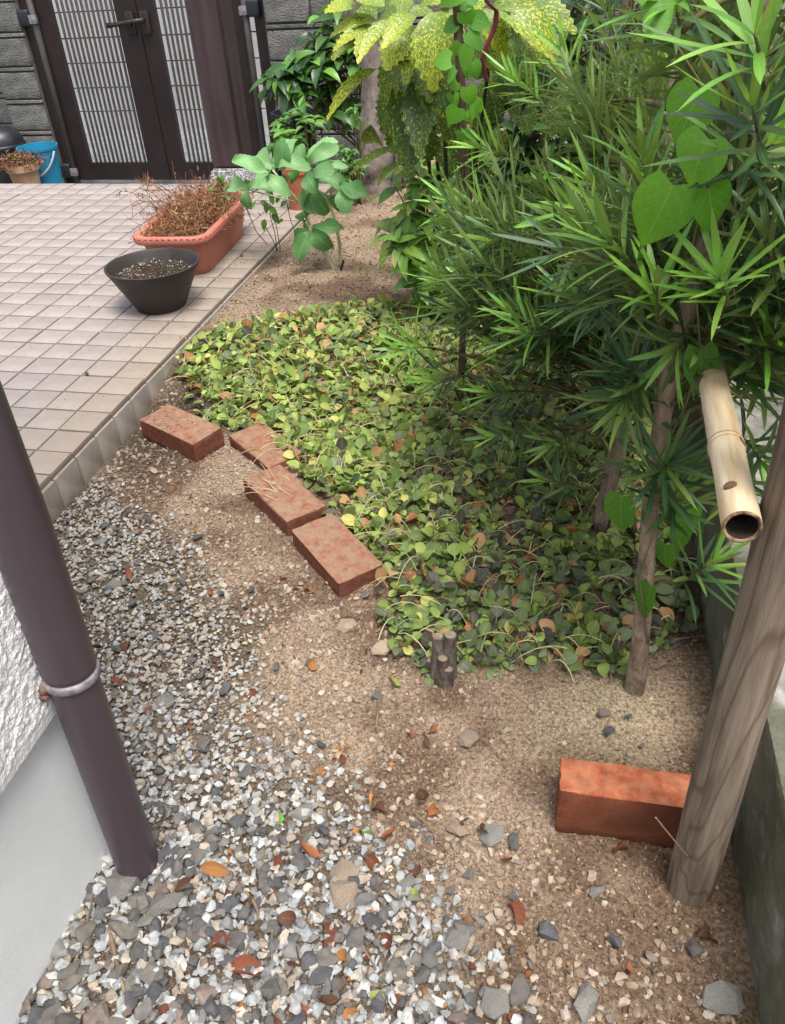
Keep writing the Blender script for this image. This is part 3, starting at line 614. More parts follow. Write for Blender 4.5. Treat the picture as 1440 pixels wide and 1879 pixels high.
A = np.array([A[0]-.004, A[1], A[2]]); dirb = (Bp-A)/np.linalg.norm(Bp-A); Lb = .95; R0 = .0172
t = [0, .01, .03, .09, .132, .138, .141, .144, .15, .25, .34, .41, .415, .42, .425, .5, .7, .95]; rr_ = [R0*.985, R0, R0, R0*.97, R0*1.0, R0*1.06, R0*1.0, R0*1.07, R0*1.0, R0*.96, R0*.95, R0, R0*1.05, R0, R0*1.05, R0*.95, R0*.93, R0*.9]
bend = lambda s: A+dirb*s+np.array([.05, 0, .0])*(s**2)*.0
V, Q, T = tubeVF([bend(s) for s in t], rr_, 36, cap=False); mb = MB(); mb.add(V, Q)
ring_o = V[:36]; ri = R0*.80; V2, Q2, _ = tubeVF([bend(0), bend(.02), bend(.14)], ri, 36, cap=False)
mb.add(np.concatenate([ring_o, V2[:36]]), [(k, 36+k, 36+(k+1) % 36, (k+1) % 36) for k in range(36)])
child('culm', mb.mesh('culm', smooth=True), m_bam, bam); smooth_angle(bam.children[0].data, 60)
mb = MB(); mb.add(V2, Q2[:, ::-1]); mb.tube([bend(.138), bend(.142)], ri, 36); child('hollow', mb.mesh('hollow', smooth=True), m_inside, bam)
m_node = mat('node_ring', (.26, .15, .06), (.42, .28, .13), 60, .6)
for s_ in (.139, .147, .418): 
    Fr = frame(dirb, (0, 0, 1)); child('node_ring', MB().tube([bend(s_)+(Fr[:, 0]*math.cos(q)+Fr[:, 2]*math.sin(q))*R0*1.025 for q in np.linspace(0, 2*PI, 33)], .0011, 6, cap=False).mesh('node_ring', smooth=True), m_node, bam)
Fr = frame(dirb, (0, 0, 1)); child('cut_edge', MB().tube([bend(-.0005)+(Fr[:, 0]*math.cos(q)+Fr[:, 2]*math.sin(q))*R0*.90 for q in np.linspace(0, 2*PI, 33)], .0017, 6, cap=False).mesh('cut_edge', smooth=True), mat('charred_edge', (.05, .03, .02), (.34, .22, .12), 120, .9), bam)
m_scar = mat('branch_scar', (.10, .055, .03), (.22, .14, .09), 80, .8, .6, 200)
sd = np.cross(dirb, (0, 0, 1)); sd /= np.linalg.norm(sd)
for s_, w_ in ((.139, (.75, .65)), (.30, (-.95, .2)), (.045, (-.5, .85))):
    c_ = bend(s_)+(sd*w_[0]+np.array([0, 0, 1])*w_[1])*R0*.96; Mx = frame(dirb, sd*w_[0]+np.array([0, 0, 1])*w_[1]); V, Q, T = tubeVF([c_-Mx[:, 2]*.003, c_+Mx[:, 2]*.0015, c_+Mx[:, 2]*.002], [.007, .006, .003], 10)
    mb = MB(); mb.add(V, Q); mb.F[3].append(T); child('node_scar', mb.mesh('node_scar', smooth=True), m_scar, bam)
# ================================================================ POTS ON THE PATIO
m_dpot = mat('dark_brown_pot', (.030, .024, .022), (.042, .034, .031), 10, .55, .1, 80, spec=.35)
pc = np.array([-1.338, 2.385, PZ+.001])
pot = empty('bowl_pot', tuple(pc), 'dark brown round bowl pot of soil on the patio tiles', 'pot')
m = lathe('pot_body', [(.0, .0), (.078, .0), (.083, .004), (.150, .150), (.157, .162), (.158, .168), (.152, .169), (.147, .162), (.128, .10), (0, .10)], 64); smooth_angle(m, 35)
link('pot_body', m, m_dpot, pot); pot.scale = (.98, .98, .88)
nn = 46; gx_, gy_ = np.meshgrid(np.linspace(-1, 1, nn), np.linspace(-1, 1, nn)); rr2 = np.hypot(gx_, gy_); sx, sy = gx_*.136, gy_*.136
hz = .128+.028*sstep(.25, 0, np.hypot(gx_+.25, gy_-.35)-.15)+.035*sstep(.3, 0, np.hypot(gx_-.55, gy_-.1)-.1)-.02*sstep(.2, 0, np.abs(gx_-.2-.2*gy_)-.05)+.018*(vn(gx_*6+4, gy_*6, 2)-.5)+.008*(vn(gx_*18, gy_*18, 3)-.5)
i = np.arange(nn-1)[:, None]*nn; j = np.arange(nn-1)[None]; Q = np.stack([i+j, i+j+1, i+nn+j+1, i+nn+j], -1).reshape(-1, 4)
Q = Q[(rr2.ravel()[Q] < 1.0).all(1)]; cpot = np.tile([.06, .045, .035], (nn*nn, 1))
link('potting_soil', npmesh('potting_soil', np.stack([sx, sy, hz], -1).reshape(-1, 3), Q, cpot), m_soil, pot)
k = 1500; ang = rng.random(k)*2*PI; rad = .132*np.sqrt(rng.random(k)); px_, py_ = rad*np.cos(ang), rad*np.sin(ang); zi = hz[np.clip(((py_/.136+1)/2*(nn-1)).round().astype(int), 0, nn-1), np.clip(((px_/.136+1)/2*(nn-1)).round().astype(int), 0, nn-1)]
s = .003+.006*rng.random(k)**2; V, Fc, Cc = scatter(H9, np.stack([px_, py_, zi+.2*s], 1), s, .6, pal(k, [(.55, .52, .46), (.10, .075, .055), (.30, .24, .17), (.05, .04, .03)], [4, 4, 3, 3]))
tag(link('soil_grains', npmesh('soil_grains', V, Fc, Cc, smooth=False), m_stone, pot), kind='stuff')
m_label = mat('grey_plastic', (.10, .10, .09), (.16, .16, .15), 30, .6)
o = link('plant_marker', MB().box((-.006, -.001, -.03), (.006, .001, .05)).mesh('plant_marker'), m_label, None, 'thin grey plant marker stuck in the soil of the bowl pot', 'plant marker'); o.location = tuple(pc+(.052, -.005, .155)); o.rotation_euler = (.2, .5, .7)
# ---- terracotta coloured trough planter
m_terra = mat('pink_terracotta_plastic', (.40, .135, .095), (.47, .18, .13), 8, .6, .15, 120, spec=.3)
PC = np.array([-1.415, 2.925, PZ+.001]); plr = empty('trough_planter', tuple(PC), 'long pinkish terracotta trough planter with ribbed sides on the patio', 'planter')
plr.scale = (1, 1, .84); plr.rotation_euler = (0, 0, math.radians(4))
def rrect(w, l, r, n=6):
    P = []
    for cx, cy, a0 in ((w/2-r, l/2-r, 0), (-w/2+r, l/2-r, PI/2), (-w/2+r, -l/2+r, PI), (w/2-r, -l/2+r, 1.5*PI)):
        for k in range(n+1): a = a0+PI/2*k/n; P.append((cx+r*math.cos(a), cy+r*math.sin(a)))
    return np.array(P)
def loops(name, secs, cap0=False):
    n = len(secs[0][0]); V = np.concatenate([np.c_[P, np.full(n, z)] for P, z in secs]); i = np.arange(len(secs)-1)[:, None]*n; j = np.arange(n)[None]; k = (j+1) % n
    return npmesh(name, V, np.stack([i+j, i+k, i+n+k, i+n+j], -1).reshape(-1, 4))
H_ = .185
def rib(P, amp):
    # ribs: move every second perimeter sample in and out
    n = 220; d = np.r_[0, np.cumsum(np.hypot(*np.diff(np.r_[P, P[:1]], axis=0).T))]; t = np.linspace(0, d[-1], n, endpoint=False); Q = np.r_[P, P[:1]]
    R_ = np.stack([np.interp(t, d, Q[:, 0]), np.interp(t, d, Q[:, 1])], 1); nr = R_/np.linalg.norm(R_, axis=1)[:, None]; return R_+nr*(amp*np.where(np.arange(n) % 4 < 2, 1, -1))[:, None]
secs = [(rib(rrect(.215, .50, .05), 0)*.02, 0.0), (rib(rrect(.205, .49, .05), 0), 0.0), (rib(rrect(.213, .50, .05), .0012), .012), (rib(rrect(.240, .565, .05), .0012), .145), (rib(rrect(.243, .570, .05), 0), .148)]
me = loops('trough_body', secs); smooth_angle(me, 60); link('trough_body', me, m_terra, plr)
P = rrect(.243, .57, .05, 8)
secs = [(P, .148), (rrect(.284, .612, .06, 8), .152), (rrect(.292, .620, .062, 8), .160), (rrect(.286, .614, .06, 8), H_-.004), (rrect(.276, .604, .058, 8), H_), (rrect(.244, .572, .05, 8), H_-.003), (rrect(.238, .566, .05, 8), H_-.014), (rrect(.215, .53, .045, 8), .09)]
me = loops('rim', secs); smooth_angle(me, 50); rim = link('rim', me, m_terra, plr)
# moulded ring ornaments round the rim
pp = rrect(.291, .619, .062, 8); d = np.r_[0, np.cumsum(np.hypot(*np.diff(np.r_[pp, pp[:1]], axis=0).T))]; QQ = np.r_[pp, pp[:1]]
ringm = MB(); ringm.tube([(math.cos(t)*.0068, .0008, math.sin(t)*.0068) for t in np.linspace(0, 2*PI, 13)], .0011, 5, cap=False); ringm = ringm.mesh('ornament', smooth=True); ringm.materials.append(m_terra)
for k in range(76):
    t = (k+.5)/76*d[-1]; q = np.array([np.interp(t, d, QQ[:, 0]), np.interp(t, d, QQ[:, 1])]); q2 = np.array([np.interp((t+.004) % d[-1], d, QQ[:, 0]), np.interp((t+.004) % d[-1], d, QQ[:, 1])]); a = math.atan2(*(q2-q)[::-1])
    o = bpy.data.objects.new('ornament', ringm); col.objects.link(o); o.parent = rim; o.location = (q[0], q[1], .1725); o.rotation_euler = (0, 0, a)
Pm = rrect(.222, .545, .045, 6); nn = len(Pm); ringz = [(Pm, .128), (Pm*.7, .140), (Pm*.35, .135), (Pm*.01, .138)]
me = loops('planter_soil', ringz); a = me.color_attributes.new('Col', 'FLOAT_COLOR', 'POINT'); a.data.foreach_set('color', np.tile([.07, .045, .03, 1], len(me.vertices)).astype(np.float32)); link('planter_soil', me, m_soil, plr)
# dried weeds in the planter
m_dry = mat('dried_stems', (.8, .8, .8), (1.2, 1.2, 1.2), 40, .85, attr=True)
mb = MB(); DC = [(.27, .115, .055), (.20, .075, .04), (.34, .19, .09), (.14, .06, .04), (.42, .27, .13)]
for q in range(1500):
    b0 = PC+np.array([rng.normal()*.05-.01, rng.normal()*.13+.04, .115]); b0[0] = np.clip(b0[0], PC[0]-.10, PC[0]+.10); b0[1] = np.clip(b0[1], PC[1]-.24, PC[1]+.25)
    dv = rndir(); dv[2] = abs(dv[2])*.7+.15; l = .05+.10*rng.random(); hgt = 1+.6*math.exp(-((b0[1]-PC[1]-.05)/.15)**2)
    mid = b0+dv*l*.6*hgt; end = mid+rndir()*l*.6; end[2] = max(end[2], PZ+.13); mb.tube(bez(b0, mid, end, 5), [.0009, .0009, .0008, .0006, .0004], 3, DC[rng.integers(5)], cap=False)
    if q % 2 == 0:
        for w in range(3):
            e_ = mid+rng.normal(size=3)*.018; e2 = e_+rndir()*.02; mb.tube([e_, (e_+e2)/2+rng.normal(size=3)*.004, e2], [.0010, .0020, .0006], 3, DC[rng.integers(5)], cap=False)
for q in range(9):
    b0 = PC+np.array([-.06+rng.normal()*.02, -.15+.30*rng.random(), .14]); e = b0+np.array([-.12-.10*rng.random(), rng.normal()*.08, .05+.06*rng.random()]); P_ = bez(b0, (b0+e)/2+(0, 0, .06), e, 8); mb.tube(P_, .0011, 3, DC[3], cap=False)
    for w in range(7): mb.tube([P_[-1-w//3], P_[-1-w//3]+rng.normal(size=3)*.018], [.002, .001], 3, DC[rng.integers(5)], cap=False)
b0 = at(405, 345, 3.02); mb.tube([PC+(.0, .1, .14), b0+(0, 0, .0), at(398, 318, 3.02)], [.0015, .0013, .0006], 3, DC[1], cap=False)
for w in range(60): 
    p_ = at(400+rng.normal()*7, 330+rng.random()*28, 3.02+rng.normal()*.02); mb.tube([p_, p_+rng.normal(size=3)*.009], [.0022, .0008], 3, DC[rng.integers(5)], cap=False)
link('dried_weeds', mb.mesh('dried_weeds', colr=True), m_dry, None, 'tangled dried brown weeds filling the terracotta trough planter', 'dried plant')
# ================================================================ THINGS BY THE GATE
m_blue = mat('cyan_plastic', (.010, .20, .36), (.014, .25, .43), 5, .4, spec=.4)
GZ = -.335
def stand(u0, u1, vt, Yd):
    a, b_ = at(u0, vt, Yd), at(u1, vt, Yd); return (a[0]+b_[0])/2, (b_[0]-a[0])/2, a[2]
cx, r_, zt = stand(36, 99, 268, 5.15); hh = zt-GZ
bk = empty('bucket', (cx, 5.15, GZ), 'bright blue plastic bucket with grey handle beside the block pier', 'bucket')
m = lathe('bucket_body', [(0, 0), (r_*.70, 0), (r_*.72, .01), (r_*.97, hh-.02), (r_*1.03, hh-.018), (r_*1.04, hh), (r_*.98, hh), (r_*.68, .02), (0, .02)], 40); smooth_angle(m, 40); link('bucket_body', m, m_blue, bk)
m_hand = mat('grey_handle', (.30, .32, .33), (.38, .40, .41), 10, .5)
link('handle', MB().tube([(-r_*1.02*math.cos(t), -r_*1.0*math.sin(t)*.75-.02, hh-.03-.14*math.sin(t)) for t in np.linspace(0, PI, 14)], .007, 8).mesh('handle', smooth=True), m_hand, bk)
cx, r_, zt = stand(14, 64, 300, 4.95); hh = zt-GZ
m_clay = mat('old_clay', (.30, .16, .08), (.48, .34, .22), 6, .8, .3, 60)
fp = empty('clay_flowerpot', (cx, 4.95, GZ), 'weathered clay flowerpot with withered plant in front of the blue bucket', 'flowerpot')
m = lathe('clay_body', [(0, 0), (r_*.62, 0), (r_*.95, hh-.04), (r_*1.06, hh-.04), (r_*1.06, hh), (r_*.9, hh), (r_*.85, hh-.05), (0, hh-.05)], 32); smooth_angle(m, 40); link('clay_body', m, m_clay, fp)
mb = MB()
for q in range(260):
    b0 = np.array([cx+rng.normal()*r_*.5, 4.95+rng.normal()*r_*.5, zt-.03]); e = b0+np.array([rng.normal()*.05, rng.normal()*.05, .03+.06*rng.random()]); mb.tube(bez(b0, (b0+e)/2+rng.normal(size=3)*.015, e, 4), .002, 3, DC[rng.integers(4)], cap=False)
    mb.tube([e, e+rng.normal(size=3)*.012], [.006, .002], 4, [(.22, .11, .07), (.17, .09, .06), (.13, .10, .03)][rng.integers(3)], cap=False)
link('withered_plant', mb.mesh('withered_plant', colr=True), m_dry, None, 'withered reddish plant drooping over the clay flowerpot', 'dried plant')
cx, r_, zt = stand(-45, 30, 235, 5.3); hh = zt-GZ
bn = empty('black_bin', (cx, 5.3, GZ), 'black rounded bin at the far left edge', 'bin')
m = lathe('bin_body', [(0, 0), (r_*.9, 0), (r_, hh*.75), (r_*.97, hh*.85), (r_*.8, hh*.95), (r_*.5, hh), (0, hh+.005)], 40); link('bin_body', m, m_black, bn)
link('bin_lid_band', lathe('bin_lid_band', [(r_*1.01, hh*.72), (r_*1.03, hh*.73), (r_*1.03, hh*.77), (r_*1.0, hh*.78)], 40), m_black, bn)
# sill, glove and dark tools on the low wall at far left
m_white = mat('white_cotton', (.70, .70, .68), (.80, .80, .78), 20, .9, .5, 120)
gl = at(31, 112, 5.62); o = MB()
for k, (dx, l) in enumerate(((-.022, .085), (-.007, .075), (.010, .08), (.026, .07))): o.tube([gl+(dx, 0, .06), gl+(dx*1.2, -.01, .01), gl+(dx*1.5, -.012, .04-l)], [.012, .010, .007], 8)
o.tube([gl+(0, 0, .10), gl+(0, -.004, .075), gl+(0, -.004, .05)], [.02, .032, .030], 10).tube([gl+(-.03, 0, .065), gl+(-.07, -.006, .085), gl+(-.085, -.006, .07)], [.012, .010, .007], 8)
link('work_glove', o.mesh('work_glove', smooth=True), m_white, None, 'white cotton work glove hanging over the block wall', 'glove')
tl = at(18, 92, 5.66); link('garden_tool', MB().tube([tl+(-.08, 0, -.02), tl+(-.03, 0, .05), tl+(.03, 0, .07), tl+(.07, 0, 0)], [.02, .028, .03, .02], 8).mesh('garden_tool', smooth=True), m_black, None, 'dark crumpled garden tool on top of the block wall', 'tool')
tl = at(8, 105, 5.66); link('grey_pipe', MB().tube([tl+(-.35, .02, 0), tl+(.09, 0, .0)], .016, 12).mesh('grey_pipe', smooth=True), m_hand, None, 'short grey pipe lying along the low block wall', 'pipe')
# pots behind the leafy plant and by the wall
def simplepot(name, u0, u1, vt, Yd, zb, mm, label, tap=.72):
    cx, r_, zt = stand(u0, u1, vt, Yd); hh = zt-zb; t = empty(name, (cx, Yd, zb), label, 'pot')
    m = lathe('pot_body', [(0, 0), (r_*tap, 0), (r_*.96, hh*.86), (r_*1.05, hh*.87), (r_*1.05, hh), (r_*.93, hh), (r_*.9, hh*.85), (0, hh*.85)], 36); smooth_angle(m, 40); link('pot_body', m, mm, t); return t
simplepot('black_nursery_pot', 500, 583, 205, 4.95, .05, m_black, 'large black nursery pot in front of the block wall')
m_tpot = mat('red_clay', (.34, .11, .06), (.42, .16, .09), 12, .8, .2, 60)
simplepot('red_clay_pot', 518, 566, 305, 3.55, .072, m_tpot, 'small red clay pot behind the large leafed plant')
# ================================================================ PRUNED STUMP
m_bark = mat('grey_brown_bark', (.15, .112, .08), (.36, .285, .21), 55, .9, 1.0, 160, stretch=(1, 1, .4), spec=.1, detail=7, bdist=.006)
m_cut = mat('cut_wood', (.16, .12, .08), (.28, .22, .155), 60, .85)
m_stub = mat('dark_stub_bark', (.065, .052, .042), (.17, .14, .115), 60, .95, 1.0, 160, stretch=(1, 1, .4), bdist=.006)
st = empty('pruned_stump', (-.161, .948, 0), 'small pruned stump of cut grey stems beside the ground cover', 'stump')
for (u, v, u2, v2, r_) in ((800, 1252, 803, 1168, .0105), (821, 1252, 826, 1165, .0115), (807, 1263, 812, 1208, .0098), (818, 1268, 822, 1228, .009), (791, 1248, 790, 1212, .008)):
    a = atz(u, v, .0); c_ = at(u2, v2, a[1]+.004); V, Q, T = noisy_tube([a-(0, 0, .02), a+(c_-a)*.3, a+(c_-a)*.7, c_], [r_*1.5, r_*1.15, r_, r_*.96], 12, .35, 4, 3); mb = MB(); mb.add(V, Q); mb.F[3].append(T)
    s_ = child('stub', mb.mesh('stub', smooth=True), m_stub, st); smooth_angle(s_.data, 50)
    d = (c_-a)/np.linalg.norm(c_-a); child('cut_face', MB().tube([c_-d*.002, c_+d*.0012], r_*.82, 12).mesh('cut_face'), m_cut, s_)
# ================================================================ LEAF SHAPES
needle = lambda t: .5*min(1, t*3.5+.3)*min(1, (1-t)*3.6+.06)
oval = lambda t: .5*math.sin(PI*min(1, t**1.25*.95+.02))**.7
heart = lambda t: .5*(math.sin(PI*(.06+.94*t)**.60)**.85*(1-.30*t**3) if t < .999 else 0)
spoon = lambda t: .5*(.13 if t < .3 else .13+.87*math.sin(PI*(t-.3)/.72)**.7)
auc = lambda t: .5*(.06+.94*math.sin(PI*min(1, t**.85))**.85)*(1 if t < .7 else (1-(t-.7)*1.1))
lance = lambda t: .5*math.sin(PI*t**.8)**.9
def sh(fn, n, curls, folds, **k): return [leafVF(fn, n, c, f, seed=q, **k) for q, (c, f) in enumerate(zip(curls, folds))]
# ================================================================ PODOCARPUS (two trees)
m_pod = leafmat('podocarpus_leaf', .36, .14, .24, (.23, .30, .095, .55), .5, 0, .5)
podsh = sh(needle, 5, (.12, .28, .02, -.12), (.02, .028, .012, .02))
POLD = [(.030, .082, .036), (.052, .128, .042), (.095, .185, .048), (.18, .265, .065)]; PNEW = [(.19, .42, .05), (.14, .35, .045), (.25, .46, .07)]
podT = templates('leaf', podsh, POLD+PNEW, m_pod); NC = 7
def pod_leaf(items, p, d, up, l, new, w=None):
    t = rng.integers(4)*NC+(4+rng.integers(3) if new else rng.choice(4, p=[.25, .30, .27, .18])); items.append((LM(p, d, up, l, (w or .0060+.0022*rng.random())), t))
def shoot(items, wood, base, d, length, n=26, new=.3, leaf=.085):
    """a shoot with leaves set spirally; the last ones form a bright whorl"""
    base = np.asarray(base, float); d = d/np.linalg.norm(d); tip = base+d*length; sag = np.array([0, 0, -.12*length]); P = bez(base, base+d*length*.5-sag*.6, tip+sag*.2, 6)
    wood.tube(P, np.linspace(.0022, .0012, 6), 5)
    F0 = frame(d, (0, 0, 1)); ph = rng.random()*6.28
    for k in range(n):
        t = .08+.92*(k/(n-1))**.85; q = P[0]*(1-t)**2+2*t*(1-t)*(base+d*length*.5-sag*.6)+t*t*P[-1]; a = ph+k*2.4
        rad = F0[:, 0]*math.cos(a)+F0[:, 2]*math.sin(a); isn = t > 1-new; op = .95-.55*max(0, (t-.75)/.25)+rng.normal()*.12
        dl = d*math.cos(op)+rad*math.sin(op)+np.array([0, 0, -.08 if not isn else .06]); l = leaf*(.75+.4*rng.random())*(.72 if isn and t > .93 else 1)
        pod_leaf(items, q, dl, d*.8-rad*.35+(0, 0, .35), l, isn)
def crown(items, wood, ells, trunk_pts, n, new_p, leaf=(.075, .105)):
    tp = np.asarray(trunk_pts)
    for q in range(n):
        c, r = ells[rng.choice(len(ells), p=[e[2] for e in ells])][:2]; c = np.array(c); r = np.array(r)
        v = rndir()*(.35+.65*rng.random()**.45); p_ = c+v*r
        k = np.argmin(np.abs(tp[:, 2]-(p_[2]-.10))); a = tp[k]; out = p_-a; dist = np.linalg.norm(out); out /= dist+1e-9
        d = out+np.array([0, 0, .35])+rng.normal(size=3)*.28+v*.4; d /= np.linalg.norm(d); ln = .10+.10*rng.random()
        b0 = p_-d*ln*.6
        if np.linalg.norm(b0-CAM) < .60: continue
        if q % 2 == 0: wood.tube(bez(a, a*.35+b0*.65+(0, 0, .05*dist), b0, 7), np.linspace(.0022+.004*min(1, dist), .0022, 7), 5)
        nw = rng.random() < new_p; shoot(items, wood, b0, d, ln, int(28+14*rng.random()), (.30 if nw else .0)*rng.random()+ (.12 if nw else 0), leaf[0]+(leaf[1]-leaf[0])*rng.random())
def podocarpus(trunk, rads, ells, n, label, key, new_p, extra=(), leaf=(.075, .105), parts=300):
    t = empty('podocarpus_tree', tuple(trunk[0]), label, 'tree', 'podocarpus trees by the boundary wall')
    tr = np.asarray(trunk, float); s = np.linspace(0, 1, 40); u = np.linspace(0, 1, len(tr)); P = np.stack([np.interp(s, u, tr[:, k]) for k in range(3)], 1)
    V, Q, T = noisy_tube(P, np.interp(s, u, rads), 16, .22, 30, 4); mb = MB(); mb.add(V, Q); mb.F[3].append(T)
    child('trunk', mb.mesh('trunk', smooth=True), m_bark, t)
    items, wood = [], MB(); crown(items, wood, ells, P, n, new_p, leaf)
    for (b0, e, nl, nw, lf) in key:
        b0, e = np.asarray(b0), np.asarray(e); k = np.argmin(np.linalg.norm(P-b0, axis=1)); child('branch', MB().tube(bez(P[k], (P[k]+b0)/2+(0, 0, .03), b0, 7), [.006, .0055, .005, .0045, .004, .0035, .003], 6).mesh('branch', smooth=True), m_twig, t)
        shoot(items, wood, b0, e-b0, np.linalg.norm(e-b0), nl, nw, lf)
    child('twigs', wood.mesh('twigs', smooth=True), m_twig, t, kind='stuff')
    foliage(t, 'leaf', podT, items, parts, 'foliage', m_pod); return t
m_twig = mat('green_brown_twig', (.09, .085, .035), (.16, .14, .06), 30, .7)
A3 = lambda u, v, Y: at(u, v, Y)
near_key = [(A3(1245, 1075, 1.0), A3(1310, 1030, .98), 24, .3, .095), (A3(1225, 960, 1.0), A3(1240, 900, .97), 26, .1, .085), (A3(1200, 885, .99), A3(1225, 850, .93), 30, 0, .09),
            (A3(1335, 560, .86), A3(1318, 505, .84), 26, 1.0, .085), (A3(1205, 590, .95), A3(1205, 520, .93), 16, 1.0, .08), (A3(1400, 160, .74), A3(1385, 60, .72), 16, .7, .10), (A3(1395, 290, .75), A3(1380, 190, .72), 18, .2, .09),
            (A3(1370, 720, 1.12), A3(1420, 690, 1.08), 28, .2, .10), (A3(1360, 800, 1.2), A3(1400, 850, 1.12), 28, .1, .10), (A3(1400, 640, 1.2), A3(1450, 600, 1.15), 26, .3, .10), (A3(1330, 850, 1.12), A3(1345, 920, 1.05), 24, .15, .095), (A3(1180, 700, 1.0), A3(1140, 740, .97), 26, .1, .09), (A3(1290, 600, .98), A3(1240, 640, .95), 24, .2, .09), (A3(1250, 60, .95), A3(1235, 0, .93), 22, .5, .09), (A3(1340, 330, .9), A3(1420, 260, .85), 22, .2, .09)]
far_key = [(A3(800, 640, 1.62), A3(735, 640, 1.55), 20, 1.0, .095), (A3(860, 690, 1.52), A3(790, 700, 1.48), 26, .35, .09), (A3(880, 560, 1.75), A3(815, 520, 1.70), 26, .8, .10), (A3(880, 400, 1.95), A3(820, 365, 1.9), 26, .7, .105),
           (A3(960, 300, 1.95), A3(880, 270, 1.9), 30, .5, .10), (A3(1020, 220, 1.9), A3(940, 140, 1.9), 32, .6, .09), (A3(1080, 200, 1.8), A3(1030, 90, 1.75), 32, .5, .09), (A3(1020, 430, 1.55), A3(900, 440, 1.5), 34, .15, .105), (A3(1130, 410, 1.4), A3(1010, 405, 1.42), 36, .1, .10), (A3(1140, 380, 1.45), A3(1080, 330, 1.45), 30, .2, .10),
           (A3(1080, 900, 1.38), A3(1000, 880, 1.33), 18, .2, .075), (A3(980, 720, 1.5), A3(900, 720, 1.45), 28, .2, .09), (A3(1060, 790, 1.4), A3(1010, 815, 1.35), 24, .2, .085), (A3(930, 620, 1.6), A3(850, 600, 1.58), 30, .1, .09), (A3(980, 790, 1.42), A3(905, 800, 1.38), 24, .1, .08)]
near_tr = [(.172, .989, -.03), (.168, .989, .06), (.157, .988, .22), (.141, .988, .43), (.138, .985, .60), (.16, .975, .85), (.17, .97, 1.15), (.19, .97, 1.5)]
podocarpus(near_tr, [.021, .0148, .0132, .0125, .012, .011, .009, .005],
    [((.20, 1.05, .72), (.16, .20, .14), .42), ((.22, 1.02, 1.00), (.14, .22, .22), .34), ((.27, .88, .84), (.08, .12, .14), .10), ((.08, 1.12, .64), (.14, .16, .10), .14)], 78,
    'near podocarpus tree with bare slim trunk rising beside the wooden post', near_key, .55, parts=300)
far_tr = [(.110, 1.430, -.03), (.113, 1.43, .05), (.125, 1.43, .25), (.14, 1.44, .42), (.15, 1.46, .65), (.14, 1.5, .95), (.12, 1.52, 1.3)]
podocarpus(far_tr, [.022, .017, .0155, .014, .012, .010, .006],
    [((.03, 1.62, .50), (.26, .24, .15), .44), ((.16, 1.78, .74), (.20, .24, .20), .28), ((-.06, 1.78, .42), (.18, .22, .12), .18), ((.16, 1.40, .62), (.16, .2, .2), .10)], 210,
    'far podocarpus tree spreading pale green sprays over the ground cover', far_key, .42, (), (.08, .115), parts=300)
# ================================================================ HEART-LEAVED VINES
m_vine = leafmat('vine_leaf', .5, .10, .42, (.20, .36, .10, .5), .40, 5, .35, midw=.03)
vsh = sh(heart, 10, (.35, .15, .55), (.12, .2, .05), lobe=.13); vineT = templates('leaf', vsh, [(.13, .33, .038), (.15, .37, .045), (.10, .27, .035)], m_vine)
def dangling(u0, v0, u1, v1, Yb, w, items, face=None, dt=0.0, T=vineT):
    """one leaf from petiole end to tip, facing the viewer's side and upwards"""
    a, b_ = at(u0, v0, Yb), at(u1, v1, Yb+dt); d = b_-a; up = face if face is not None else np.array([rng.normal()*.35-.05, -.8, .55])
    items.append((LM(a, d, up, np.linalg.norm(d), w), rng.integers(len(T))))
vt = empty('heart_leaf_vine', tuple(near_tr[1]), 'twining vine with large heart shaped leaves climbing the near tree', 'vine', 'heart leaved vines')
items = []
for (u0, v0, u1, v1, Yb, w) in ((1235, 340, 1172, 468, .86, .062), (1300, 255, 1252, 352, .84, .056), (1300, 345, 1318, 432, .86, .050), (1285, 165, 1235, 270, .88, .050), (1285, 640, 1290, 745, .92, .042), (1140, 912, 1132, 992, .96, .047), (1195, 1075, 1172, 1145, .97, .036), (1222, 1000, 1215, 1055, .98, .034), (1250, 950, 1245, 1022, 1.0, .032), (1262, 925, 1275, 985, 1.02, .036), (1305, 675, 1340, 745, .97, .035), (1180, 20, 1250, -10, .9, .06)):
    dangling(u0, v0, u1, v1, Yb, w, items)
foliage(vt, 'leaf', vineT, items, 300)
mb = MB(); P = [at(1190, 1180, .975), at(1172, 1060, .965), at(1205, 960, .97), at(1205, 850, .965), at(1260, 740, .95), at(1285, 640, .92), at(1270, 450, .9), at(1300, 330, .87), at(1290, 160, .88), at(1200, 20, .9)]
s_ = np.linspace(0, 1, 60); u_ = np.linspace(0, 1, len(P)); P = np.array(P); mb.tube(np.stack([np.interp(s_, u_, P[:, k]) for k in range(3)], 1), .0013, 5); child('stem', mb.mesh('stem', smooth=True), m_twig, vt)
# vine round the dark stem behind
m_dstem = mat('dark_flaking_stem', (.050, .030, .022), (.12, .075, .055), 40, .9, .9, 120, stretch=(1, 1, .4))
vt2 = empty('stem_vine', tuple(at(850, 300, 2.0)*np.array([1, 1, 0])+(0, 0, .07)), 'light green heart leaved vine twined up a dark flaking stem', 'vine', 'heart leaved vines')
P = np.array([atz(872, 590, .06)*0+np.array([-.27, 2.02, .05]), at(858, 380, 2.01), at(848, 250, 2.0), at(846, 160, 2.0), at(838, 0, 2.0), at(834, -200, 2.0)]); s_ = np.linspace(0, 1, 40); u_ = np.linspace(0, 1, 6)
V, Q, T = noisy_tube(np.stack([np.interp(s_, u_, P[:, k]) for k in range(3)], 1), .0105, 10, .35, 30, 5); mb = MB(); mb.add(V, Q); mb.F[3].append(T); child('dark_stem', mb.mesh('dark_stem', smooth=True), m_dstem, vt2)
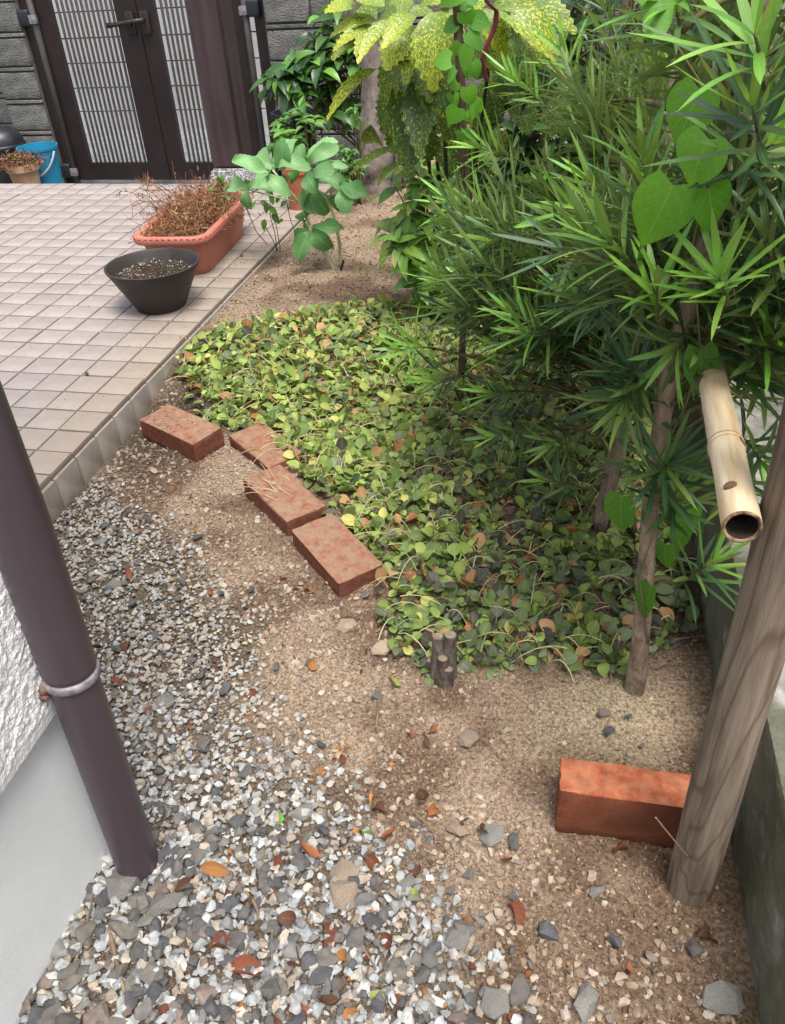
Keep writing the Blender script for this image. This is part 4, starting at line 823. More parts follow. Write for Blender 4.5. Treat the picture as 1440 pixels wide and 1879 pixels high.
LV = templates('leaf', vsh, [(.17, .40, .05), (.14, .36, .045), (.10, .28, .04)], m_vine); items = []
for (u0, v0, u1, v1, w) in ((838, 42, 808, 55, .045), (826, 110, 790, 112, .048), (836, 128, 818, 155, .042), (838, 150, 822, 166, .036), (845, 80, 835, 104, .036), (860, 88, 848, 136, .040), (850, 20, 868, 48, .045), (868, 35, 902, 47, .045), (858, 60, 888, 92, .042), (866, 115, 882, 150, .040), (858, 160, 866, 198, .044), (842, 170, 848, 208, .042), (840, 198, 822, 232, .050), (862, 200, 878, 216, .036), (856, 205, 862, 230, .04), (848, 240, 852, 266, .036), (845, 5, 880, -10, .05), (850, -20, 800, 10, .05), (830, 175, 826, 190, .035), (870, 185, 884, 212, .035), (860, 120, 852, 150, .034)):
    dangling(u0, v0, u1, v1, 1.975+rng.normal()*.015, w*.92, items, np.array([rng.normal()*.5, -.8, .45]))
foliage(vt2, 'leaf', LV, items, 300)
# dark red strap hanging behind
m_red = mat('dark_red_strap', (.10, .012, .014), (.16, .022, .022), 20, .6, .2, 200)
P = np.array([at(888, -40, 2.06), at(893, 5, 2.06), at(911, 20, 2.05), at(908, 50, 2.05), at(893, 85, 2.05), at(884, 112, 2.05), at(893, 150, 2.05)]); s_ = np.linspace(0, 1, 30); u_ = np.linspace(0, 1, 7); P = np.stack([np.interp(s_, u_, P[:, k]) for k in range(3)], 1)
w = np.array([.006, -.006, .0]); V = np.concatenate([P-w, P+w, P-w+(0, .0015, 0), P+w+(0, .0015, 0)]); n = len(P); F = [(k, n+k, n+k+1, k+1) for k in range(n-1)]+[(2*n+k, 2*n+k+1, 3*n+k+1, 3*n+k) for k in range(n-1)]+[(k, k+1, 2*n+k+1, 2*n+k) for k in range(n-1)]+[(n+k, 3*n+k, 3*n+k+1, n+k+1) for k in range(n-1)]
link('garden_strap', npmesh('garden_strap', V, np.array(F)), m_red, None, 'dark red plastic strap hanging beside the vine stem', 'strap')
# ================================================================ AUCUBA
m_auc = leafmat('aucuba_leaf', .45, .10, .22, (.20, .28, .08, .5), .25, 7, .5, speck=(.56, .58, .06))
ash = [leafVF(auc, 9, c, f, serr=.10, seed=q) for q, (c, f) in enumerate(((.5, .12), (.8, .2), (.25, .3)))]
VAR = [(-.04, .04), (-.02, .16), (-.01, .34), (-.085, .01)]
aucT = templates('leaf', ash, [(.055, .125, .02), (.075, .16, .02), (.12, .21, .025), (.045, .10, .018)], m_auc, VAR)
av = empty('aucuba_shrub', (-.36, 2.42, .07), 'gold speckled aucuba shrub with toothed leaves in front of the tree', 'shrub'); items = []
def aleaf(u0, v0, u1, v1, Y0, Y1, w, ci, up=None):
    a, b_ = at(u0, v0, Y0), at(u1, v1, Y1); d = b_-a; items.append((LM(a, d, up if up is not None else np.array([rng.normal()*.25, -.55, .8]), np.linalg.norm(d)*1.06, w*.86), rng.integers(3)*4+ci))
for a in ((735, 42, 655, 92, 2.28, 2.16, .055, 2), (738, 48, 716, 100, 2.26, 2.15, .085, 2), (742, 46, 752, 98, 2.26, 2.16, .060, 2), (805, 22, 771, 126, 2.20, 2.06, .105, 2), (690, 38, 598, 36, 2.32, 2.30, .055, 2), (688, 50, 612, 60, 2.32, 2.24, .045, 2), (690, 35, 636, -6, 2.34, 2.36, .075, 1), (725, 36, 685, 8, 2.30, 2.32, .07, 0), (735, 32, 738, -20, 2.32, 2.36, .065, 1), (748, 36, 800, -5, 2.3, 2.32, .05, 1), (690, 55, 650, 75, 2.3, 2.22, .05, 2),
          (735, 90, 688, 188, 2.30, 2.20, .075, 1), (690, 128, 596, 204, 2.34, 2.26, .040, 2), (745, 130, 748, 312, 2.32, 2.18, .105, 3), (785, 130, 763, 272, 2.30, 2.16, .10, 3), (800, 120, 832, 255, 2.32, 2.22, .10, 3), (765, 110, 800, 215, 2.28, 2.2, .085, 0), (735, 150, 690, 235, 2.36, 2.3, .08, 3), (760, 90, 790, 160, 2.28, 2.18, .075, 0), (775, 230, 790, 300, 2.38, 2.34, .08, 3), (820, 90, 800, 180, 2.34, 2.3, .09, 3), (740, 200, 715, 300, 2.40, 2.36, .07, 3),
          (912, 20, 1042, 52, 2.15, 2.08, .090, 2), (905, 12, 985, -20, 2.18, 2.16, .085, 1), (960, 10, 1060, 20, 2.25, 2.2, .085, 1), (1000, 70, 1030, 110, 2.25, 2.22, .075, 3), (1000, 120, 1072, 168, 2.22, 2.2, .05, 1), (985, 130, 1010, 190, 2.25, 2.22, .07, 3), (930, 70, 925, 140, 2.32, 2.28, .09, 3), (900, 130, 905, 210, 2.36, 2.3, .085, 3), (960, 80, 985, 150, 2.34, 2.3, .09, 3), (880, 60, 905, 140, 2.4, 2.36, .09, 3), (870, 160, 890, 250, 2.4, 2.36, .09, 3), (945, 170, 975, 240, 2.36, 2.33, .08, 3), (905, 240, 930, 290, 2.4, 2.38, .08, 0),
          (705, 12, 648, -22, 2.3, 2.32, .07, 2), (655, 12, 598, 0, 2.34, 2.3, .06, 2), (770, 12, 842, -12, 2.26, 2.24, .065, 2), (812, 15, 850, 75, 2.24, 2.16, .07, 1), (868, 22, 946, 66, 2.22, 2.14, .075, 2), (862, 60, 905, 118, 2.26, 2.2, .07, 1), (895, -5, 850, 25, 2.2, 2.14, .06, 2), (760, 30, 705, 70, 2.22, 2.12, .06, 2), (770, 60, 740, 140, 2.26, 2.18, .07, 1), (660, 60, 610, 100, 2.34, 2.28, .05, 1), (940, 40, 1000, 95, 2.2, 2.14, .07, 1),
          (735, 270, 632, 296, 2.38, 2.32, .03, 1), (740, 300, 676, 322, 2.34, 2.30, .028, 1), (860, 250, 850, 330, 2.42, 2.38, .08, 3), (820, 240, 825, 320, 2.42, 2.38, .08, 3)): aleaf(*a)
for q in range(34):   # leaves further back in the bush
    p_ = np.array([-.26+rng.normal()*.18, 2.52+rng.random()*.22, .62+rng.normal()*.16]); d = rndir(); d[2] -= .6; l = .13+.06*rng.random(); items.append((LM(p_, d, (rng.normal()*.3, -.5, .8), l, l*.46), rng.integers(3)*4+rng.choice([0, 3, 3])))
foliage(av, 'leaf', aucT, items, 300)
mb = MB(); bs = np.array([-.36, 2.44, .05])
for e in (at(740, 45, 2.3), at(800, 25, 2.24), at(910, 20, 2.2), at(780, 130, 2.34), at(990, 110, 2.3), at(740, 280, 2.4)): mb.tube(bez(bs, (bs*.4+e*.6)+(0, .1, 0), e, 10), np.linspace(.008, .0035, 10), 7)
child('stem', mb.mesh('stem', smooth=True), mat('green_black_stem', (.018, .028, .012), (.035, .045, .02), 20, .6), av)
# ================================================================ GREY TREE BEHIND
m_gbark = mat('grey_tree_bark', (.10, .082, .072), (.235, .20, .175), 16, .9, 1.0, 60, stretch=(1, 1, .5), spec=.1, detail=8, bdist=.008)
tb = np.array([-.94, 3.97, .05]); P = np.array([tb, tb+(0, 0, .06), at(690, 290, 3.97), at(688, 220, 3.98), at(690, 150, 4.0), at(672, 60, 4.02), at(655, -30, 4.05), at(640, -260, 4.1)])
gt = empty('grey_tree', tuple(tb), 'grey barked tree trunk standing behind the aucuba shrub', 'tree'); s_ = np.linspace(0, 1, 60); u_ = np.linspace(0, 1, len(P))
V, Q, T = noisy_tube(np.stack([np.interp(s_, u_, P[:, k]) for k in range(3)], 1), np.interp(s_, u_, [.115, .098, .085, .070, .060, .062, .062, .05]), 20, .25, 24, 6); mb = MB(); mb.add(V, Q); mb.F[3].append(T); child('trunk', mb.mesh('trunk', smooth=True), m_gbark, gt)
mb = MB()
for (b0, e, r0) in (((-.86, 3.93, .05), at(735, 250, 3.95), .03), ((-.80, 3.98, .05), at(722, 210, 4.0), .022)): mb.tube(bez(b0, (np.array(b0)+e)/2+(.03, -.02, 0), e, 8), np.linspace(r0, r0*.6, 8), 10)
child('side_stem', mb.mesh('side_stem', smooth=True), m_gbark, gt)
# second, slim trunks to the right behind the shrubs
for k, (u, Yd, r0, lab) in enumerate(((1050, 3.3, .04, 'slim grey trunk behind the gold speckled leaves'), (1150, 3.0, .03, 'slim brown trunk in the thicket at upper right'))):
    a = at(u, 260, Yd); a[2] = .05; e = at(u+12, -120, Yd); V, Q, T = noisy_tube(a+(e-a)*np.linspace(0, 1, 20)[:, None], np.linspace(r0*1.2, r0, 20), 12, .25, 12, 3); mb = MB(); mb.add(V, Q); mb.F[3].append(T)
    t_ = empty('slim_tree', tuple(a), lab, 'tree'); child('trunk', mb.mesh('trunk', smooth=True), m_gbark if k == 0 else m_bark, t_)
# ================================================================ BROAD-LEAVED SHRUBS
def shrub(name, base, ells, n, T, ncol, label, size, ratio, cat='shrub', stems=6, whorl=5, stemmat=None, parts=300, droop=.25, face=(0, -.3, 1), bright=0):
    """stems that end in whorls of leaves spread through the given ellipsoids"""
    t = empty(name, tuple(base), label, cat); items = []; mb = MB(); base = np.asarray(base, float); ends = []
    for q in range(n):
        c, r = ells[rng.integers(len(ells))]; v = rndir()*(.3+.7*rng.random()**.5); ends.append(np.array(c)+v*np.array(r))
    for q, e in enumerate(ends):
        b0 = base+np.array([rng.normal()*.02, rng.normal()*.02, 0]); P_ = bez(b0, b0*.45+e*.55+rng.normal(size=3)*.03, e, 8)
        if q < stems*4: mb.tube(P_, np.linspace(.0045, .0018, 8), 5)
        else: 
            P_ = P_[3:]; mb.tube(P_, np.linspace(.003, .0014, len(P_)), 4)
        d = P_[-1]-P_[-3]; d = d/np.linalg.norm(d); Fm = frame(d, (0.1, .2, 1)); ph = rng.random()*6.28
        for k in range(whorl):
            a = ph+k*2*PI/whorl*1.03; rad = Fm[:, 0]*math.cos(a)+Fm[:, 2]*math.sin(a); dl = d*.35+rad+np.array([0, 0, -droop+.3*rng.random()]); l = size*(.7+.5*rng.random())
            items.append((LM(e-d*.012*k*rng.random(), dl, np.array(face)+d*.4+rng.normal(size=3)*.25, l, l*ratio*(.85+.3*rng.random())), rng.integers(len(T)//ncol)*ncol+rng.integers(ncol)))
    child('stems', mb.mesh('stems', smooth=True), stemmat or m_twig, t); foliage(t, 'leaf', T, items, parts, 'foliage', T[0][0].materials[0]); return t
m_leafg = leafmat('glossy_leaf', .32, .15, .22, (.16, .26, .07, .5), .35, 8, .5); lsh = sh(lance, 6, (.4, .7, .2), (.18, .25, .1))
dkT = templates('leaf', lsh, [(.022, .065, .020), (.035, .095, .025), (.055, .14, .03)], m_leafg); brT = templates('leaf', lsh, [(.07, .19, .035), (.10, .25, .04), (.14, .32, .05)], m_leafg)
lmT = templates('leaf', lsh, [(.15, .33, .04), (.24, .43, .06), (.07, .19, .03), [(.07, .20, .03), (.42, .50, .10)]], m_leafg)
p0 = at(640, 150, 4.75)
shrub('wall_shrub', (p0[0]+.05, 4.8, .05), [(tuple(at(650, 40, 4.75)), (.22, .25, .26)), (tuple(at(640, 150, 4.7)), (.22, .2, .25)), (tuple(at(580, 110, 4.6)), (.16, .15, .14)), (tuple(at(530, 150, 4.5)), (.14, .10, .06))], 85, dkT+brT[:6], 3, 'tall glossy green shrub against the block wall right of the gate', .125, .42, parts=300)
p0 = at(548, 250, 3.9)
shrub('bright_shrub', (p0[0], 3.95, .072), [(tuple(at(548, 232, 3.9)), (.12, .12, .09)), (tuple(at(525, 265, 3.85)), (.07, .08, .06))], 26, brT, 3, 'small bright green shrub between the gate and the grey tree', .065, .42, stems=4)
p0 = at(650, 270, 3.75)
shrub('tree_foot_weed', (p0[0], 3.7, .07), [(tuple(at(648, 245, 3.75)), (.07, .08, .13)), (tuple(at(640, 300, 3.7)), (.06, .06, .06))], 22, brT[:6]+dkT[:3], 3, 'wispy green weed at the foot of the grey tree', .055, .32, 'plant', stems=4)
shrub('lime_edged_shrub', (-.37, 2.5, .07), [(tuple(at(775, 330, 2.45)), (.10, .10, .07)), (tuple(at(765, 415, 2.42)), (.11, .12, .08)), (tuple(at(800, 510, 2.38)), (.10, .10, .08)), ((-.30, 2.5, .25), (.14, .1, .15))], 84, lmT, 4, 'low glossy lime edged shrub left of the podocarpus', .085, .36, stems=5, whorl=6)
# thicket behind the podocarpus and beyond the boundary wall
shrub('thicket_shrub', (.12, 2.75, .07), [((.02, 2.7, .55), (.22, .25, .3)), ((.15, 2.6, .9), (.25, .3, .35)), ((.0, 2.75, .25), (.25, .3, .18)), ((-.32, 3.1, .28), (.2, .25, .2)), ((-.10, 2.62, .5), (.2, .16, .26)), ((-.05, 2.62, .75), (.22, .16, .2))], 230, dkT, 3, 'dark green thicket shrub behind the podocarpus', .10, .36, parts=300)
shrub('hedge_shrub', (.72, 2.1, 0), [((.72, 1.9, .75), (.2, .55, .5)), ((.72, 2.7, .8), (.22, .5, .5)), ((.70, 1.3, .55), (.14, .4, .4))], 190, brT+lmT[:3]*1, 3, 'bright green hedge beyond the low boundary wall', .085, .38, parts=300)
m_nb = mat('pale_render', (.62, .61, .58), (.72, .71, .69), 6, .85, .3, 60)
nb = empty('side_neighbour_house', (2.3, 2.5, 0), 'pale rendered neighbouring wall glimpsed through the shrubs at right', 'house'); child('wall', MB().box((2.0, -1.5, -.1), (2.3, 7.0, 2.4)).mesh('wall'), m_nb, nb)
# ================================================================ LARGE-LEAFED PLANT ON THE BED
m_big = leafmat('blue_green_leaf', .48, .10, .25, (.15, .30, .10, .6), .4, 7, .4); bsh = [leafVF(oval, 9, c, f, serr=s_, wav=w, seed=q) for q, (c, f, s_, w) in enumerate(((.5, .2, .03, .05), (.9, .3, .03, .06), (.3, .25, .02, .07)))]
bigT = templates('leaf', bsh, [(.15, .33, .12), (.20, .40, .155), (.09, .235, .065)], m_big); items = []
bp = empty('large_leafed_plant', tuple(atz(618, 497, .072)), 'leggy plant with large blue green leaves on two pale stems', 'plant')
for (u0, v0, u1, v1, Yb, dY, w, c) in ((497, 312, 455, 260, 2.86, .03, .068, 1), (492, 318, 434, 288, 2.84, -.03, .052, 1), (500, 312, 532, 256, 2.9, .02, .062, 1), (520, 312, 516, 272, 2.82, -.05, .055, 0), (505, 305, 556, 284, 2.80, -.02, .055, 1), (488, 326, 520, 338, 2.78, -.06, .05, 1), (496, 316, 470, 322, 2.8, -.08, .045, 0),
        (565, 296, 601, 246, 2.92, .02, .058, 1), (566, 300, 608, 262, 2.86, -.02, .05, 1), (560, 300, 538, 262, 2.9, .0, .05, 0), (588, 322, 596, 278, 2.9, .03, .045, 1), (594, 318, 627, 288, 2.86, .0, .034, 1), (560, 318, 572, 340, 2.82, -.06, .06, 2), (575, 322, 598, 305, 2.8, -.04, .06, 0),
        (458, 348, 400, 326, 2.84, .0, .055, 1), (456, 346, 492, 326, 2.82, -.03, .046, 1), (452, 348, 448, 384, 2.8, -.04, .042, 0), (470, 340, 430, 345, 2.88, .02, .04, 2), (582, 326, 640, 330, 2.84, -.02, .052, 0), (622, 340, 664, 352, 2.82, -.05, .060, 2), (628, 342, 632, 382, 2.8, -.06, .058, 0), (605, 362, 636, 380, 2.88, -.02, .05, 2), (560, 340, 575, 385, 2.86, -.06, .068, 2), (570, 345, 600, 390, 2.9, .0, .068, 2),
        (568, 424, 545, 468, 2.80, -.06, .066, 2), (566, 420, 538, 440, 2.84, -.02, .05, 2), (572, 420, 598, 458, 2.80, -.05, .062, 2), (574, 418, 620, 414, 2.82, -.02, .050, 2), (556, 405, 543, 382, 2.86, .02, .045, 2), (560, 400, 575, 362, 2.84, -.03, .04, 2), (562, 406, 548, 420, 2.86, .03, .036, 2), (520, 300, 500, 282, 2.9, .04, .05, 2), (530, 315, 548, 330, 2.86, .0, .05, 2)):
    a, b_ = at(u0, v0, Yb), at(u1, v1, Yb+dY); d = b_-a; items.append((LM(a, d, np.array([rng.normal()*.3-.1, -.65, .7]), np.linalg.norm(d)*1.12, w*1.08), rng.integers(3)*3+c))
foliage(bp, 'leaf', bigT, items, 300)
m_pale = mat('pale_green_stem', (.33, .40, .19), (.46, .50, .28), 15, .6)
def poly(P, n=30): P = np.array(P); s_ = np.linspace(0, 1, n); u_ = np.linspace(0, 1, len(P)); return np.stack([np.interp(s_, u_, P[:, k]) for k in range(3)], 1)
g1 = atz(615, 499, .06); g2 = atz(626, 497, .06)
child('stem', MB().tube(poly([g1, at(592, 458, 2.83), at(569, 420, 2.83), at(560, 392, 2.85), at(548, 370, 2.86), at(500, 312, 2.86)]), np.linspace(.0085, .0035, 30), 8).mesh('stem', smooth=True), m_pale, bp)
child('stem', MB().tube(poly([g2, at(622, 440, 2.85), at(614, 400, 2.85), at(600, 366, 2.85), at(575, 338, 2.85), at(562, 316, 2.86), at(566, 290, 2.88)]), np.linspace(.0065, .003, 30), 8).tube(poly([at(600, 366, 2.85), at(612, 350, 2.85), at(625, 342, 2.84)], 8), .003, 6).tube(poly([at(548, 372, 2.86), at(500, 360, 2.86), at(455, 348, 2.84)], 10), .003, 6).mesh('stem', smooth=True), m_pale, bp)
m_blackp = mat('black_stake', (.012, .012, .012), (.02, .02, .02), 10, .5); link('plant_clip', MB().tube([atz(624, 500, .065), at(630, 478, 2.83)], [.006, .004], 8).mesh('plant_clip'), m_blackp, None, 'small black stake at the foot of the large leafed plant', 'stake')
# thin dark stemmed weed by the patio edge
tw = empty('thin_weed', tuple(atz(508, 462, .07)), 'thin dark stemmed weed growing at the patio edge', 'plant'); mb = MB(); items = []
for (P) in ([(500, 460), (470, 425), (455, 390), (448, 370)], [(508, 462), (505, 430), (495, 395), (496, 352), (498, 330)], [(515, 464), (508, 420), (500, 385), (490, 372)], [(545, 440), (532, 400), (525, 365), (520, 350)], [(512, 464), (495, 430), (480, 405)]): mb.tube(poly([atz(*P[0], .065)]+[at(u, v, 2.98) for u, v in P[1:]], 16), .0016, 5)
for (u, v, w) in ((498, 355, 1), (490, 372, 1), (478, 368, 1), (500, 390, 1.2), (486, 402, 1.1), (505, 345, 1), (488, 345, 1), (515, 360, .9), (525, 368, .8), (470, 372, .8), (520, 402, .6), (493, 380, 1.1), (505, 335, .9), (515, 322, .9), (522, 305, .7)):
    a = at(u, v, 2.98); d = np.array([rng.normal()*.7, -.3, -.6+.5*rng.random()]); items.append((LM(a, d, (0, -.8, .5), .042*w, .022*w), rng.integers(len(brT))))
child('stems', mb.mesh('stems'), mat('dark_thin_stem', (.03, .022, .02), (.05, .04, .035), 20, .7), tw); foliage(tw, 'leaf', brT, items, 300)
sg = empty('green_sprig', tuple(at(400, 350, 3.05)), 'small bright green sprig at the far end of the trough planter', 'plant'); items = []; mb = MB(); c0 = at(408, 352, 3.05)
for (u, v) in ((392, 345), (400, 330), (398, 365), (410, 340), (415, 358), (388, 352), (405, 322), (420, 345), (404, 372)): e = at(u, v, 3.03); items.append((LM(c0*.6+e*.4, e-c0, (0, -.6, .7), .045, .026), rng.integers(len(brT)))); mb.tube([c0+(0.03, .02, -.06), c0, e*.6+c0*.4], .0012, 4)
child('stems', mb.mesh('stems'), m_twig, sg); foliage(sg, 'leaf', brT, items, 300)
# ================================================================ GROUND COVER (bugle)
POLY = np.array([(-1.12, 2.02), (-1.0, 1.86), (-.90, 1.78), (-.78, 1.74), (-.64, 1.62), (-.50, 1.44), (-.33, 1.26), (-.30, 1.14), (-.25, .985), (-.13, .965), (.0, 1.01), (.17, 1.03), (.26, 1.15), (.28, 1.8), (.10, 2.35), (-.35, 2.50), (-.68, 2.46), (-.93, 2.33), (-1.12, 2.18)])
def inpoly(x, y, P):
    c = np.zeros(len(x), bool); n = len(P)
    for k in range(n):
        (x1_, y1_), (x2_, y2_) = P[k], P[(k+1) % n]; m = ((y1_ > y) != (y2_ > y)) & (x < (x2_-x1_)*(y-y1_)/(y2_-y1_+1e-12)+x1_); c ^= m
    return c
m_gc = leafmat('bugle_leaf', .5, 0, .22, (.24, .28, .12, .4), .38, 5, .3); gsh = sh(spoon, 7, (.35, .7, 1.0, .1, -.3), (.15, .25, .1, .3, .2), wav=.018)
GCOL = [(.135, .20, .058), (.20, .28, .07), (.28, .37, .085), (.11, .13, .075), (.07, .062, .05), (.36, .43, .11), (.50, .46, .13), (.36, .16, .065), (.48, .27, .13), (.17, .215, .11)]
gcT = templates('leaf', gsh, GCOL, m_gc); NG = len(GCOL)
x = -1.14+1.44*rng.random(7200); y = .95+1.57*rng.random(7200); k = inpoly(x, y, POLY); x, y = x[k], y[k]
k = ~((vn(x*11, y*11, 2) > .84) & (x > -.1)); x, y = x[k][:2450], y[k][:2450]; items = []
for xx, yy in zip(x, y):
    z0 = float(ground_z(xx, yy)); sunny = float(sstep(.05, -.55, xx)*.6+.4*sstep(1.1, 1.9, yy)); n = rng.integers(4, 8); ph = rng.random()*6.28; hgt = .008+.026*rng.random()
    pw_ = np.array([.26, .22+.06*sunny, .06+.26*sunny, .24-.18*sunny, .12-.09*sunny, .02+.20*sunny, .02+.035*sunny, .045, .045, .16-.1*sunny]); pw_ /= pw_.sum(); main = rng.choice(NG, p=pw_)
    for q in range(n):
        a = ph+q*2.4+rng.normal()*.3; el = .15+.9*rng.random(); d = np.array([math.cos(a)*math.cos(el), math.sin(a)*math.cos(el), math.sin(el)]); l = .020+.030*rng.random()**1.5; ci = main if rng.random() < .55 else rng.choice(NG, p=pw_)
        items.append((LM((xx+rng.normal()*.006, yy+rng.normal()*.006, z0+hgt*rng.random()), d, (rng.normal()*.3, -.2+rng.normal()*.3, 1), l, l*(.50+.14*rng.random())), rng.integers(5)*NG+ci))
def merged(name, T, items, m, label, cat):
    Vs, Fs, Cs, Ls, n = [], [], [], [], 0
    for i_, (M, t) in enumerate(items):
        _, V, F, LC, cols = T[t]; Vs.append(V@M[:3, :3].T+M[:3, 3]); Fs.append(F+n); n += len(V); Cs.append(cols*(.8+.4*rng.random())); Ls.append(LC)
    return tag(link(name, npmesh(name, np.concatenate(Vs), np.concatenate(Fs), np.concatenate(Cs), np.concatenate(Ls)), m), label, cat, kind='stuff')
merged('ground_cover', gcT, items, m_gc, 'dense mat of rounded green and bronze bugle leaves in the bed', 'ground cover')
mb = MB()
for q in range(900):
    k = rng.integers(len(x)); a = np.array([x[k], y[k], float(ground_z(x[k], y[k]))+.012]); d = rndir()*np.array([1, 1, .3]); l = .05+.08*rng.random(); e = a+d*l; e[2] = max(a[2], e[2])+.01; mb.tube(bez(a, (a+e)/2+(0, 0, .02+.04*rng.random()), e, 6), .0008+.0005*rng.random(), 4, [(.42, .34, .19), (.30, .34, .12), (.30, .20, .10), (.50, .44, .25)][rng.integers(4)], cap=False)
tag(link('runner_stems', mb.mesh('runner_stems', colr=True), m_dry), 'thin straw coloured runners threading through the ground cover', 'stems', kind='stuff')
# ================================================================ LITTER: fallen leaves, twigs, larger stones
m_litter = leafmat('fallen_leaf', .75, .25, .1, (.30, .16, .08, .4), .2, 6, .15); fsh = [leafVF(lance, 6, c, f, wav=.04, seed=q) for q, (c, f) in enumerate(((1.2, .5), (.8, .8), (-.9, .3), (1.6, .2)))]
BR = templates('fallen_leaf', fsh, [(.28, .105, .045), (.18, .06, .035), (.38, .17, .06), (.115, .055, .038)], m_litter); GRN = templates('fallen_leaf', fsh, [(.14, .33, .05), (.30, .36, .08)], m_litter)
def fallen(u, v, l, ang, T, t, label, group, lift=.006, w=.4):
    p_ = atz(u, v, .01); p_[2] = float(ground_z(p_[0], p_[1]))+lift; d = np.array([math.cos(ang), math.sin(ang), .1*rng.normal()]); M = LM(p_-d*l*.5+(0, 0, .004), d, np.array([rng.normal()*.4, rng.normal()*.4, 1]), l, l*w)
    o = bpy.data.objects.new('fallen_leaf', T[t][0]); col.objects.link(o); o.matrix_world = Matrix(M); tag(o, label, 'leaf', group)
SEEN = {}
def uniq(s, u):
    k = SEEN.get(s, 0); SEEN[s] = k+1
    return s if k == 0 else s.replace(' dry leaf', ' second dry leaf') if k == 1 else s.replace(' dry leaf', ' third dry leaf')
LMK = [(250, 1600, 'beside the downpipe foot'), (140, 1250, 'on gravel right of the pipe clamp'), (270, 1310, 'on gravel beside a dark grey stone'), (240, 1070, 'on gravel near the patio end'), (460, 1640, 'on white gravel in the left foreground'), (560, 1590, 'at the edge of the white gravel'), (700, 1600, 'among brown stones on the soil'), (780, 1480, 'on bare soil in the middle foreground'), (790, 1335, 'on soil below the pruned stump'), (880, 1530, 'by the lone dark angular stone'), (950, 1690, 'on soil in the lower right'), (600, 1760, 'among mixed stones near the bottom centre'), (480, 1850, 'at the bottom edge of the gravel'), (340, 1860, 'at the bottom left of the gravel'), (150, 1840, 'against the foundation foot'), (300, 1700, 'on dark stones in front of the pipe'), (720, 1740, 'on soil left of the grey oval stone'), (450, 1500, 'on pale gravel right of the pipe')]
for (u, v, l) in ((400, 1595, .05), (560, 1580, .055), (600, 1735, .06), (535, 1745, .055), (570, 1785, .06), (445, 1645, .05), (480, 1640, .055), (690, 1590, .045), (540, 1690, .05), (465, 1780, .06), (520, 1830, .055), (250, 1310, .05), (225, 1190, .045), (270, 1312, .04), (235, 1060, .035), (500, 1880, .055), (330, 1640, .035), (350, 1625, .045), (720, 1545, .05), (805, 1480, .045), (780, 1335, .045), (780, 1475, .05), (640, 1550, .04), (880, 1530, .04), (510, 1590, .035), (690, 1655, .035), (455, 1500, .03), (950, 1690, .05), (720, 1730, .045), (420, 1740, .05), (600, 1850, .04), (350, 1860, .06), (150, 1840, .03), (570, 1870, .05), (300, 1700, .035), (485, 1715, .045), (640, 1750, .04), (690, 1480, .035)):
    ti_ = rng.integers(len(BR)); cn = ('orange brown', 'dark red brown', 'light tan brown', 'dark chocolate brown')[ti_ % 4]
    lm = min(LMK, key=lambda q: math.hypot(u-q[0], v-q[1])); sz = 'small' if l < .041 else 'large' if l > .052 else 'curled'
    fallen(u, v, l, rng.random()*6.28, BR, ti_, uniq('%s %s dry leaf %s' % (sz, cn, lm[2]), u), 'brown leaves fallen on the ground')
fallen(1315, 1715, .055, .3, BR, 3, 'pair sized dark purple brown leaf curled beside the mossy wall', 'brown leaves fallen on the ground'); fallen(1130, 1550, .045, 2.9, BR, 1, 'dark red brown leaf lying just below the orange brick', None)
for (u, v, lab) in ((770, 1642, 'small bright green leaf fallen on the soil in the foreground'), (690, 1838, 'small green leaf among stones near the bottom edge'), (668, 1518, 'tiny light green leaf on gravel beside dry brown leaves'), (722, 1268, 'pale green leaf fallen beside the pruned stump'), (506, 1505, 'yellow green leaf fragment on white gravel')): fallen(u, v, .028, rng.random()*6, GRN, rng.integers(len(GRN)), lab, None, w=.7)
fallen(410, 623, .06, 2.9, GRN, 1, 'yellow leaf fallen at the back edge of the ground cover', None)
m_twg = mat('dead_twig', (.14, .095, .06), (.27, .20, .13), 40, .85, .5, 200)
for (u0, v0, u1, v1, r_, lab) in ((130, 1790, 170, 1640, .0022, 'pale twig leaning near the foundation foot'), (500, 1770, 505, 1690, .0016, 'thin twig in gravel at bottom centre'), (890, 1620, 950, 1605, .002, 'short grey twig on soil right of centre'), (620, 1690, 690, 1780, .0018, 'thin brown twig across stones near bottom'), (200, 1700, 240, 1860, .004, 'peeling tan bark strip near the foundation'), (450, 1640, 475, 1690, .003, 'reddish splinter of wood on white gravel'), (870, 1350, 930, 1400, .0015, 'dark thin twig on brown soil'), (1200, 1500, 1308, 1622, .0011, 'thin straw leaning on the wooden post'), (700, 1255, 690, 1340, .0022, 'dark twig below the pruned stump'), (760, 1490, 820, 1560, .0015, 'thin dark twig among brown pebbles'), (1110, 1215, 1120, 1262, .002, 'red brown needle leaf upright in soil'), (1190, 1195, 1290, 1180, .0016, 'red brown fallen needle near the far side of near trunk'), (1200, 1235, 1260, 1230, .0016, 'red brown fallen needle beside the near trunk foot'), (1050, 1230, 1000, 1185, .0014, 'pale root lying at the front of the ground cover'), (950, 1240, 985, 1190, .001, 'fine pale root hanging at the bed edge')):
    a, b_ = atz(u0, v0, .01), atz(u1, v1, .01); a[2] = float(ground_z(a[0], a[1]))+.008; b_[2] = float(ground_z(b_[0], b_[1]))+.010
    if 'straw' in lab: a = at(1203, 1500, .60); a[2] = a[2]; b_ = atz(1308, 1622, .01)
    link('twig', MB().tube(bez(a, (a+b_)/2+np.array([rng.normal()*.006, rng.normal()*.006, .006]), b_, 7), np.linspace(r_, r_*.6, 7), 6).mesh('twig'), m_twg, None, lab, 'twig', 'twigs and needles on the ground')
sm = []
